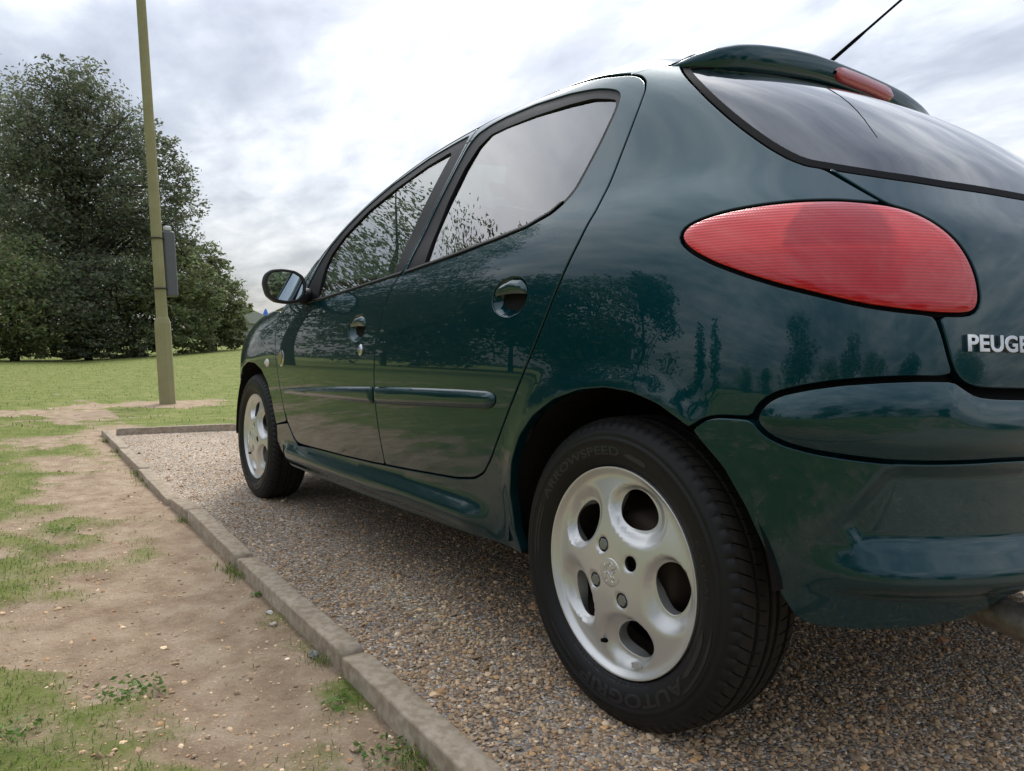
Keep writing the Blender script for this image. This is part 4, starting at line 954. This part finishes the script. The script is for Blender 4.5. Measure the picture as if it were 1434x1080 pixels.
# a few stones big enough to pick out
def px_ground(px, py, z=0.):
    d = _f+((px-717)/FPX)*_r-((py-540)/FPX)*_u; t = (z-CAM[2])/d[2]; return CAM+t*d
for (px, py, s, c, lab) in [(440, 917, .017, (.17, .18, .19), 'dark grey angular stone lying on soil close to the kerb'), (383, 874, .012, (.42, .36, .30), 'pale pink stone on bare soil left of the kerb'), (378, 858, .011, (.60, .57, .52), 'small white stone on soil, farther one near the kerb'), (499, 1045, .013, (.40, .27, .19), 'reddish brown stone on soil at the bottom by the kerb')]:
    p = px_ground(px, py); q = ICO*(1+RNG.normal(0, .16, (12, 1)))*[s, s*.8, s*.55]
    bm = bmesh.new(); vv = [bm.verts.new(v) for v in q]; [bm.faces.new([vv[i] for i in f]) for f in ICF]; bmesh.ops.subdivide_edges(bm, edges=bm.edges[:], cuts=1, smooth=.35)
    o = bm_obj('stone', bm, mat('stone_surface', c, .85, bump=(180, .5, .002), var=(60, .5, tuple(k*1.4 for k in c))), None, label=lab, cat='stone', group='stones on the soil'); o.location = (p[0], p[1], float(samp(gz, p[0:1], p[1:2])[0])+s*.3)
# ------------------------------------------------------------------ turf
M['blade'] = tint_mat('grass_blade', rough=.6, trans=.35)
def blades(name, x, y, z, h, wd, label, dry=.35, lush=None):
    n = len(x); t = RNG.uniform(0, 6.283, n); ln = RNG.uniform(.2, 1.1, n)*h; dx, dy = np.cos(t), np.sin(t); wx, wy = -dy*wd, dx*wd
    b0 = np.stack([x-wx, y-wy, z], -1); b1 = np.stack([x+wx, y+wy, z], -1); m0 = np.stack([x+dx*ln*.35-wx*.7, y+dy*ln*.35-wy*.7, z+h*.62], -1); m1 = np.stack([x+dx*ln*.35+wx*.7, y+dy*ln*.35+wy*.7, z+h*.62], -1)
    tp = np.stack([x+dx*ln, y+dy*ln, z+h*np.maximum(.35, 1-.35*ln/h)], -1)
    Q = np.stack([b0, b1, m0, m1, tp], 1).reshape(-1, 3); k = 5*np.arange(n)[:, None, None]
    me = fast_mesh(name, Q, (np.array([(0, 1, 3), (0, 3, 2), (2, 3, 4)])[None]+k).reshape(-1, 3), 3, M['blade'])
    g0 = np.array([.10, .18, .032]); g1 = np.array([.20, .27, .068]); d0 = np.array([.40, .34, .17]); a = RNG.random((n, 1)); col = g0*(1-a)+g1*a
    col = np.where(RNG.random((n, 1)) < dry, d0*RNG.uniform(.6, 1.1, (n, 1)), col); set_tint(me, col, 5)
    return link(bpy.data.objects.new(name, me), kind='stuff', label=label, cat='grass')
bx_, by_ = scatter(125000, -.9, 7.5, KY1+.01, 5.2, 2.6, lambda X, Y: samp(GM, X, Y)**1.3 > RNG.random(len(X))*.95+.04)
bh = RNG.uniform(.005, .020, len(bx_))
blades('thin_grass', bx_, by_, samp(gz, bx_, by_)-.002, bh, RNG.uniform(.0006, .0013, len(bx_)), 'thin patchy grass growing on the bare soil beside the kerb', .38)
fx_ = RNG.uniform(5.6, 42, 90000); fy_ = RNG.uniform(-14, 14, 90000); k = (samp(GM, fx_, fy_) > RNG.random(90000)*.8+.1) & (RNG.random(90000) < (9/np.maximum(9, fx_))**1.0) & (np.abs(fy_) < 1.5+fx_*.42)
fx_, fy_ = fx_[k], fy_[k]
blades('lawn_grass', fx_, fy_, samp(gz, fx_, fy_)-.004, RNG.uniform(.015, .04, len(fx_)), RNG.uniform(.002, .005, len(fx_))*np.maximum(1, fx_/14), 'short mown lawn grass between the bay and the trees', .36)
# kerb-side tufts
tx = np.repeat(RNG.uniform(-.1, 5.3, 26), 60)+RNG.normal(0, .03, 1560); tyy = KY1+.006+np.abs(RNG.normal(0, .022, 1560)); 
kk = fbm(tx, tyy*0, 1.4, 3, 4.) > -.1; tx, tyy = tx[kk], tyy[kk]
blades('kerb_tufts', tx, tyy, samp(gz, tx, tyy)-.003, RNG.uniform(.012, .035, len(tx)), RNG.uniform(.0008, .0016, len(tx)), 'green weeds and moss tufts along the foot of the kerb', .25)
# leafy weeds standing alone
M['leaf'] = tint_mat('leaf', rough=.55, trans=.42)
def leaf_quads(C_, size, up=.5):
    n = len(C_); a = RNG.normal(0, 1, (n, 3)); a[:, 2] *= up; a /= np.linalg.norm(a, axis=1)[:, None]; b = np.cross(a, RNG.normal(0, 1, (n, 3))); b /= np.linalg.norm(b, axis=1)[:, None]
    s = (size*RNG.uniform(.6, 1.3, n))[:, None]; return np.stack([C_-a*s, C_+b*s*.42, C_+a*s, C_-b*s*.42], 1).reshape(-1, 3)
for (px, py, r, n, lab) in [(183, 968, .075, 150, 'bright green leafy weed clump on the soil at lower left'), (478, 985, .045, 50, 'small grey green weed right beside the near kerb'), (545, 1052, .060, 80, 'spreading weed at the very bottom against the kerb'), (20, 1022, .05, 50, 'pale green weed at the left edge of the picture'), (85, 745, .06, 60, 'low green weed patch halfway up on the left soil'), (360, 832, .022, 26, 'tiny weed sprouting next to the middle of the kerb')]:
    p = px_ground(px, py); q = np.clip(RNG.normal(0, 1, (n, 3)), -1.5, 1.5)*[r*.50, r*.50, r*.12]+[p[0], p[1], 0]; q[:, 2] = np.abs(q[:, 2])+float(samp(gz, p[0:1], p[1:2])[0])+.004
    me = fast_mesh('leafy_weed', leaf_quads(q, .007, .35), np.arange(4*n).reshape(-1, 4), 4, M['leaf']); set_tint(me, np.array([.12, .22, .05])*RNG.uniform(.7, 1.5, (n, 1)), 4)
    link(bpy.data.objects.new('leafy_weed', me), label=lab, cat='weed', group='weeds on the soil')
# ------------------------------------------------------------------ kerb of concrete edging
def concrete():
    m = mat('weathered_concrete', (.31, .245, .175), .95, spec=.15, var=(16, .55, (.48, .41, .32))); t, b = nodes(m); tcn = [q for q in t.nodes if q.type == 'TEX_COORD'][0]
    n = t.nodes.new('ShaderNodeTexNoise'); n.inputs['Scale'].default_value = 130; n.inputs['Detail'].default_value = 8; n.inputs['Roughness'].default_value = .7; t.links.new(tcn.outputs['Object'], n.inputs['Vector'])
    bn = t.nodes.new('ShaderNodeBump'); bn.inputs['Strength'].default_value = .5; bn.inputs['Distance'].default_value = .0025; t.links.new(n.outputs[0], bn.inputs['Height']); t.links.new(bn.outputs[0], b.inputs['Normal'])
    # lichen specks
    v = t.nodes.new('ShaderNodeTexNoise'); v.inputs['Scale'].default_value = 48; v.inputs['Detail'].default_value = 7; t.links.new(tcn.outputs['Object'], v.inputs['Vector'])
    r = t.nodes.new('ShaderNodeValToRGB'); r.color_ramp.elements[0].position = .42; r.color_ramp.elements[0].color = (.78, .76, .73, 1); r.color_ramp.elements[1].position = .56; r.color_ramp.elements[1].color = (1, 1, 1, 1); t.links.new(v.outputs[0], r.inputs[0])
    old = b.inputs['Base Color'].links[0].from_socket; mx = t.nodes.new('ShaderNodeMix'); mx.data_type = 'RGBA'; mx.blend_type = 'MULTIPLY'; mx.inputs[0].default_value = 1; t.links.new(old, mx.inputs[6]); t.links.new(r.outputs[0], mx.inputs[7]); t.links.new(mx.outputs[2], b.inputs['Base Color'])
    return m
M['concrete'] = concrete()
def edging(parent, a, b, top, wob=0.):
    """one concrete edging length from a to b (xy centre line), rounded worn arrises"""
    a, b = np.array(a, float), np.array(b, float); d = b-a; ln = np.linalg.norm(d); d /= ln; nrm = np.array([-d[1], d[0]]); n = max(3, int(ln/.035)); h = (KY1-KY0)/2
    sec = [(-h, -.10), (-h, top-.005), (-h+.0015, top-.001), (-h+.005, top), (h-.005, top), (h-.0015, top-.001), (h, top-.005), (h, -.10)]; V, Fc = [], []
    for i in range(n+1):
        p = a+d*ln*i/n; e = 1 if 0 < i < n else .0
        for j, (s, z) in enumerate(sec):
            w_ = mn.noise((p[0]*9, p[1]*9, j*1.7))*.0010*(1.8 if 1 <= j <= 6 else .3); ez = -.006*(1-e) if 1 <= j <= 6 else 0
            q = p+nrm*(s*(1 if e else .93)+w_); V.append((q[0], q[1], z+w_*1.2+ez+wob*(i/n-.5)))
    k = len(sec)
    for i in range(n):
        for j in range(k-1): Fc.append((i*k+j, (i+1)*k+j, (i+1)*k+j+1, i*k+j+1))
    Fc += [tuple(range(k)), tuple(reversed(range(n*k, (n+1)*k)))]
    return mesh_obj('edging_stone', V, Fc, M['concrete'], parent, smooth=True)
kroot = link(bpy.data.objects.new('side_kerb', None), None, label='low concrete kerb running along the soil on the car\'s near side', cat='kerb')
yc = (KY0+KY1)/2; cuts = [-2.28, -1.36, -.45, .463, 1.345, 2.10, 2.44, 3.35, 4.26, 5.17, KX+.032]
offs = [0, .004, .002, 0, .004, .012, .024, .018, .014, .012]; tops = [.038, .040, .041, .039, .044, .036, .028, .036, .038, .036]
for i in range(len(cuts)-1): edging(kroot, (cuts[i]+.008, yc+offs[i]), (cuts[i+1]-.008, yc+offs[i]+.002), tops[i], (.006, -.006, .004, -.005, .008, -.010, .012, 0, .004, 0)[i])
k2 = link(bpy.data.objects.new('end_kerb', None), None, label='low concrete kerb closing the far end of the gravel bay', cat='kerb')
yy = yc-.06
while yy > -8: edging(k2, (KX, yy), (KX, yy-.90), .045+RNG.uniform(-.004, .004)); yy -= .915
# ------------------------------------------------------------------ lamp post with a plastic notice holder
M['post'] = mat('algae_stained_concrete', (.24, .228, .115), .9, spec=.2, bump=(90, .3, .003), var=(5, .8, (.37, .345, .21)))
bp = np.array([8.67, .165]); lean = Vector((-.012, .058, 1)).normalized()
post = link(bpy.data.objects.new('lamp_post', None), None, label='leaning greenish concrete lamp post standing on the lawn', cat='lamp post'); post.location = (bp[0], bp[1], float(terrain(bp[0], bp[1])))
post.rotation_euler = lean.to_track_quat('Z', 'Y').to_euler()
def prism(name, levels, parent, m, n=8, rot=0.):
    V, Fc = [], []
    for z, r in levels:
        for i in range(n): t = 2*math.pi*(i+.5)/n+rot; V.append((r*math.cos(t), r*math.sin(t), z))
    for j in range(len(levels)-1):
        for i in range(n): Fc.append((j*n+i, j*n+(i+1) % n, (j+1)*n+(i+1) % n, (j+1)*n+i))
    Fc += [tuple(reversed(range(n))), tuple(range((len(levels)-1)*n, len(levels)*n))]
    return mesh_obj(name, V, Fc, m, parent, smooth=False)
prism('post_base', [(-.3, .096), (0, .096), (.98, .094), (1.03, .082), (1.06, .066)], post, M['post'], 8, .3)
prism('post_shaft', [(1.03, .066), (3.5, .056), (7.2, .044)], post, M['post'], 12)
bm = bmesh.new(); box(bm, (-.092, .012, .60), (.012, .085, .72)); bm_obj('post_door', bm, M['post'], post, bevel=.004)
tube_obj('lamp_arm', [(0, 0, 7.15), (-.05, 0, 7.5), (-.4, 0, 7.75), (-1.0, 0, 7.8)], .035, M['post'], post)
bm = bmesh.new(); box(bm, (-1.35, 0, 7.8), (.75, .25, .14)); bm_obj('lantern', bm, mat('grey_lantern', (.4, .4, .4), .5), post, bevel=.05, seg=3)
M['holder'] = mat('grey_translucent_plastic', (.10, .105, .115), .35, spec=.5)
ho = link(bpy.data.objects.new('notice_holder', None), None, label='grey plastic tube holder strapped to the lamp post', cat='notice holder'); ho.matrix_world = Matrix.Translation((bp[0], bp[1], 0)) @ lean.to_track_quat('Z', 'Y').to_matrix().to_4x4()
bm = bmesh.new(); box(bm, (-.03, .140, 1.70), (.10, .15, .80)); bm_obj('holder_body', bm, M['holder'], ho, bevel=.03, seg=3)
bm = bmesh.new(); box(bm, (-.03, .140, 2.13), (.07, .09, .06)); bm_obj('holder_cap', bm, mat('pale_cap', (.55, .57, .60), .5), ho, bevel=.02)
for z in (1.40, 2.00):
    V, Fc = [], []; tube(V, Fc, [(.076*math.cos(t), .076*math.sin(t), z) for t in np.linspace(0, 6.2832, 20)], .010, 6, cap=False); tube(V, Fc, [(-.06, .07, z), (-.06, .20, z)], .010, 6); mesh_obj('strap', V, Fc, M['plastic'], ho)
# ------------------------------------------------------------------ trees
M['bark'] = mat('bark', (.045, .036, .028), .95, spec=.1, bump=(30, .8, .02), var=(8, .5, (.08, .065, .05)))
def at(px, py, D):
    d = _f+((px-717)/FPX)*_r-((py-540)/FPX)*_u; d = d/math.hypot(d[0], d[1]); return CAM+d*D
def tree(name, base, lobes, nleaf, size, tint, label, group, limbs=7, trunk_r=.25, sub=26, cat='tree', spread=.30):
    root = link(bpy.data.objects.new(name, None), None, label=label, cat=cat, group=group); base = np.array(base, float); root.location = base
    L_ = np.array([np.r_[np.array(c)-base, r] for c, r in lobes]); vol = L_[:, 3]**2.3; vol /= vol.sum()
    pts = []; cl_all = []
    for (cx, cy, cz, r), v in zip(L_, vol):
        nc = max(6, int(sub*r*r*2.2)) if r > .8 else 8; q = RNG.normal(0, 1, (nc, 3)); q /= np.linalg.norm(q, axis=1)[:, None]; rad = r*RNG.uniform(.30, 1.16, (nc, 1))**.75
        cl = np.array([cx, cy, cz])+q*rad*[1, 1, .9]; cl_all.append(cl); n = int(nleaf*v); i = RNG.integers(0, nc, n); sg = r*RNG.uniform(.5, 1.2, nc)*spread*.46
        pts.append(cl[i]+RNG.normal(0, 1, (n, 3))*sg[i, None]*[1, 1, .6])
    P = np.vstack(pts); P = P[P[:, 2] > .12]; n = len(P)
    me = fast_mesh('crown', leaf_quads(P, size, .6), np.arange(4*n).reshape(-1, 4), 4, M['leaf']); set_tint(me, np.array(tint)*RNG.uniform(.55, 1.5, (n, 1))*(1+RNG.normal(0, .08, (n, 3))), 4)
    link(bpy.data.objects.new('crown', me), root)
    V, Fc = [], []; C_ = np.vstack(cl_all); top = L_[np.argmax(L_[:, 2])]; tr_top = np.array([top[0]*.8, top[1]*.8, top[2]]); m1 = tr_top*.4+RNG.normal(0, .15, 3)
    tube(V, Fc, [(0, 0, -.2), tuple(m1*.45), tuple(m1), tuple(tr_top*.75), tuple(tr_top)], [trunk_r*1.2, trunk_r, trunk_r*.72, trunk_r*.42, trunk_r*.12], 8)
    for k in RNG.choice(len(C_), min(len(C_), limbs*6), replace=False):
        e = C_[k]; s = m1*RNG.uniform(.5, 1.0) if e[2] < m1[2]*1.6 else m1+(tr_top-m1)*RNG.uniform(0, .6)
        if e[2] < s[2]-1: continue
        tube(V, Fc, [s, (s+e)/2+[0, 0, .12*np.linalg.norm(e-s)], e], [trunk_r*.30, trunk_r*.18, trunk_r*.05], 5)
    mesh_obj('trunk', V, Fc, M['bark'], root); return root
def img_tree(name, px0, D, blobs, *a, **k):
    """blobs: (px, py, radius px) as seen from the bay, set at distance D"""
    b = at(px0, 490, D); b[2] = float(terrain(b[0], b[1])); lob = []
    for i, (x, y, r) in enumerate(blobs): c = at(x, y, D+(i % 3-1)*r*D/FPX*.55); lob.append((c, r*D/FPX*.95))
    return tree(name, b, lob, *a, **k)
G1 = 'trees and bushes along the lawn edge'
DK = (.160, .180, .112); MD = (.185, .215, .105); LT = (.20, .23, .11)
img_tree('ash_tree', 100, 40, [(105,118,38),(70,150,48),(140,165,50),(40,195,55),(105,215,62),(175,215,48),(215,205,30),(60,275,62),(130,290,66),(190,285,55),(240,248,36),(258,290,30),(25,330,60),(95,355,60),(165,350,58),(225,335,45),(250,345,30)], 62000, .10, DK, 'tallest airy dark tree rising behind the lamp post', G1, 9, .32)
img_tree('round_bush_tree', 20, 36, [(-30,400,60),(20,385,52),(60,410,46),(15,445,50),(-40,450,50),(30,482,30),(60,480,26),(-5,484,30)], 20000, .10, LT, 'rounded lighter green bush at the left edge below the tall tree', G1, 4, .15)
img_tree('dark_thicket_tree', 125, 37, [(95,430,48),(140,410,52),(185,430,48),(120,465,36),(170,468,36),(75,470,36),(100,488,24),(140,488,24),(180,487,22),(205,485,20)], 24000, .10, DK, 'low dark bush under the tall tree, left of the lamp post', G1, 5, .15)
img_tree('hedge_tree', 235, 38, [(215,400,42),(250,385,40),(270,420,42),(225,450,42),(265,465,34),(245,350,26),(225,484,20),(255,483,20),(280,481,20)], 20000, .10, MD, 'mid green bush directly behind the foot of the lamp post', G1, 4, .15)
img_tree('hawthorn_tree', 300, 41, [(285,365,26),(300,395,30),(290,440,40),(315,425,30),(318,465,26),(335,445,18),(340,470,16),(346,432,9),(295,480,18),(320,479,14),(342,478,10)], 17000, .10, MD, 'bush sloping down to the lawn just left of the car', G1, 4, .15)
img_tree('background_tree', 60, 58, [(-5,175,50),(-60,150,70),(0,240,70),(-60,280,80),(-20,360,70),(-110,240,80),(50,330,60),(120,330,60),(180,320,52),(40,400,60),(120,430,50),(220,400,50)], 40000, .13, DK, 'dark tree mass behind the tall tree at the left edge', G1, 5, .3)
# trees round the rest of the field, seen in the car's paint and glass
def az_tree(name, az, D, h, wd, n, size, tint, label, kind='round'):
    a = math.radians(az); b = np.array([CAM[0]+D*math.cos(a), CAM[1]+D*math.sin(a), 0.]); lob = []
    if kind == 'poplar':
        for i in range(9): lob.append((b+[RNG.normal(0, .15), RNG.normal(0, .15), h*(.12+.1*i)], wd*(.55+.45*math.sin(math.pi*min(1, .2+i/10)))*.5))
    else:
        for i in range(14):
            t = RNG.uniform(0, 6.28); q = RNG.uniform(.15, .9); r_ = wd*.5*math.sin(math.pi*min(.95, q+.05))**.6*RNG.uniform(.2, .75); lob.append((b+[r_*math.cos(t), r_*math.sin(t), h*q], wd*RNG.uniform(.16, .26)))
    return tree(name, b, lob, n, size, tint, label, 'trees round the field mirrored in the car', 5, h*.011, sub=8 if kind != 'poplar' else 14)
far = [ (22, 36, 12, 11), (25, 43, 13, 13), (32, 38, 12, 11), (39, 40, 14, 12), (47, 33, 15, 11), (84, 70, 10, 14), (97, 62, 9, 12), (140, 45, 13, 12), (156, 36, 15, 12), (170, 48, 14, 13), (-172, 40, 9, 9), (-150, 60, 11, 14), (-125, 70, 10, 16), (-100, 60, 9, 14)]
FARL = ['tall tree mirrored in the front door glass', 'tree mirrored high on the front door paint', 'tree mirrored above the front door handle', 'tree mirrored at the joint of the two doors', 'tree mirrored in the middle of the rear door', 'biggest tree mirrored in the paint behind the rear door', 'distant low tree mirrored ahead of the poplars', 'distant low tree mirrored just behind the poplars', 'tree mirrored below the middle of the tail lamp', 'tall tree mirrored below the wide end of the tail lamp', 'tree mirrored beside the tailgate gap', 'small tree mirrored at the left of the tailgate', 'tree mirrored beneath the tailgate lettering', 'distant tree mirrored in the bumper strip at its right', 'tree mirrored in the lower edge of the rear screen']
for i, (az, D, h, wd) in enumerate(far): az_tree('field_tree', az, D, h, wd, 7000, .26, (DK, MD)[i % 2], FARL[i+1])
a_ = math.radians(12.5); b_ = np.array([CAM[0]+22.5*math.cos(a_), CAM[1]+22.5*math.sin(a_), 0.])
tree('field_tree', b_, [(b_+[dx, dy, z], r) for dx, dy, z, r in ((0, 0, 4, 2.6), (.5, 2.2, 5, 2.3), (0, -1.9, 5.5, 2.0), (0, .5, 8, 2.8), (0, 2.9, 8, 1.8), (.5, -1.8, 9, 1.9), (0, 1.4, 11, 2.3), (0, -1.0, 12, 2.0), (0, .6, 14, 1.7), (.3, 2.4, 12.6, 1.2), (0, 0, 15.6, 1.0), (0, 3.6, 4.5, 1.8), (0, -1.6, 2.8, 1.4))], 36000, .085, DK, FARL[0], 'trees round the field mirrored in the car', 8, .22)
for az, D, h in ((62, 34, 11), (68, 32, 12.5)): az_tree('poplar_tree', az, D, h, 2.6, 3500, .20, DK, ('left slim poplar mirrored above the rear wheel arch', 'right slim poplar mirrored above the rear wheel arch')[az > 65], 'poplar')
az_tree('round_lime_tree', 119, 15, 10.5, 8, 22000, .10, DK, 'round tree mirrored in the paint below the tail lamp')
# ------------------------------------------------------------------ far things beside the car's nose
def px_box(name, px, py0, py1, wpx, D, depth, m, label, cat):
    c = at(px, py1, D); c2 = at(px, py0, D); hh = c2[2]-c[2]; bm = bmesh.new(); box(bm, (0, 0, hh/2), (depth, wpx*D/FPX, hh)); return bm, c, hh
c = at(352, 486, 62); bld = link(bpy.data.objects.new('grey_barn', None), None, label='grey gabled building far off beside the car bonnet', cat='building'); bld.location = (c[0], c[1], .6); bld.rotation_euler = (0, 0, YAW*.45)
bm = bmesh.new(); box(bm, (0, 0, 1.0), (6, 4.5, 2.0)); bm_obj('wall', bm, mat('grey_sheeting', (.34, .35, .35), .8), bld)
V = [(-3.2,-2.5,2.0),(-3.2,2.5,2.0),(-3.2,0,3.1),(3.2,-2.5,2.0),(3.2,2.5,2.0),(3.2,0,3.1)]; mesh_obj('roof', V, [(0,2,1),(3,4,5),(0,3,5,2),(1,2,5,4),(0,1,4,3)], mat('roof_sheeting', (.42, .43, .43), .7), bld, smooth=False)
c = at(372, 447, 62); tent = link(bpy.data.objects.new('blue_gazebo', None), None, label='bright blue pointed tent far away behind the car bonnet', cat='tent'); tent.location = (c[0], c[1], .6)
prism('tent_canopy', [(1.3, .75), (1.9, .66), (2.5, .36), (3.3, .05)], tent, mat('blue_canvas', (.03, .16, .60), .6), 4, .5)
for t in range(4):
    q = math.pi/4+t*math.pi/2+.5; tube_obj('tent_pole', [(.7*math.cos(q), .7*math.sin(q), 0), (.7*math.cos(q), .7*math.sin(q), 1.35)], .02, M['steel'], tent, 6)
# a low line of far hedges closes the horizon
q_ = np.radians(RNG.uniform(-180, 180, 55000)); D_ = RNG.uniform(150, 185, len(q_)); P = np.stack([D_*np.cos(q_), D_*np.sin(q_), np.abs(RNG.normal(0, 1.4, len(q_)))*(1+.8*np.sin(q_*9)*np.sin(q_*23))+.3], 1); P[:, 2] += terrain(P[:, 0], P[:, 1])*(np.abs(q_) < 1.4)
me = fast_mesh('far_hedge', leaf_quads(P, .45, .6), np.arange(4*len(P)).reshape(-1, 4), 4, M['leaf']); set_tint(me, np.array([.05, .068, .04])*RNG.uniform(.6, 1.4, (len(P), 1)), 4)
link(bpy.data.objects.new('far_hedge', me), kind='stuff', label='low distant hedge line round the horizon', cat='hedge')

# fallen leaves on the turf and soil
n = 420; lx_ = RNG.uniform(1.2, 26, n); ly_ = RNG.uniform(-5, 6, n); k = (ly_ > KY1+.1) | (lx_ > 5.8); lx_, ly_ = lx_[k], ly_[k]
P = np.stack([lx_, ly_, samp(gz, lx_, ly_)+.012+.0008*lx_], 1); Q = leaf_quads(P, .011, .10); me = fast_mesh('fallen_leaves', Q, np.arange(4*len(P)).reshape(-1, 4), 4, M['leaf']); set_tint(me, np.array([.42, .34, .20])*RNG.uniform(.5, 1.5, (len(P), 1)), 4)
link(bpy.data.objects.new('fallen_leaves', me), kind='stuff', label='scattered pale fallen leaves on grass and soil', cat='leaves')
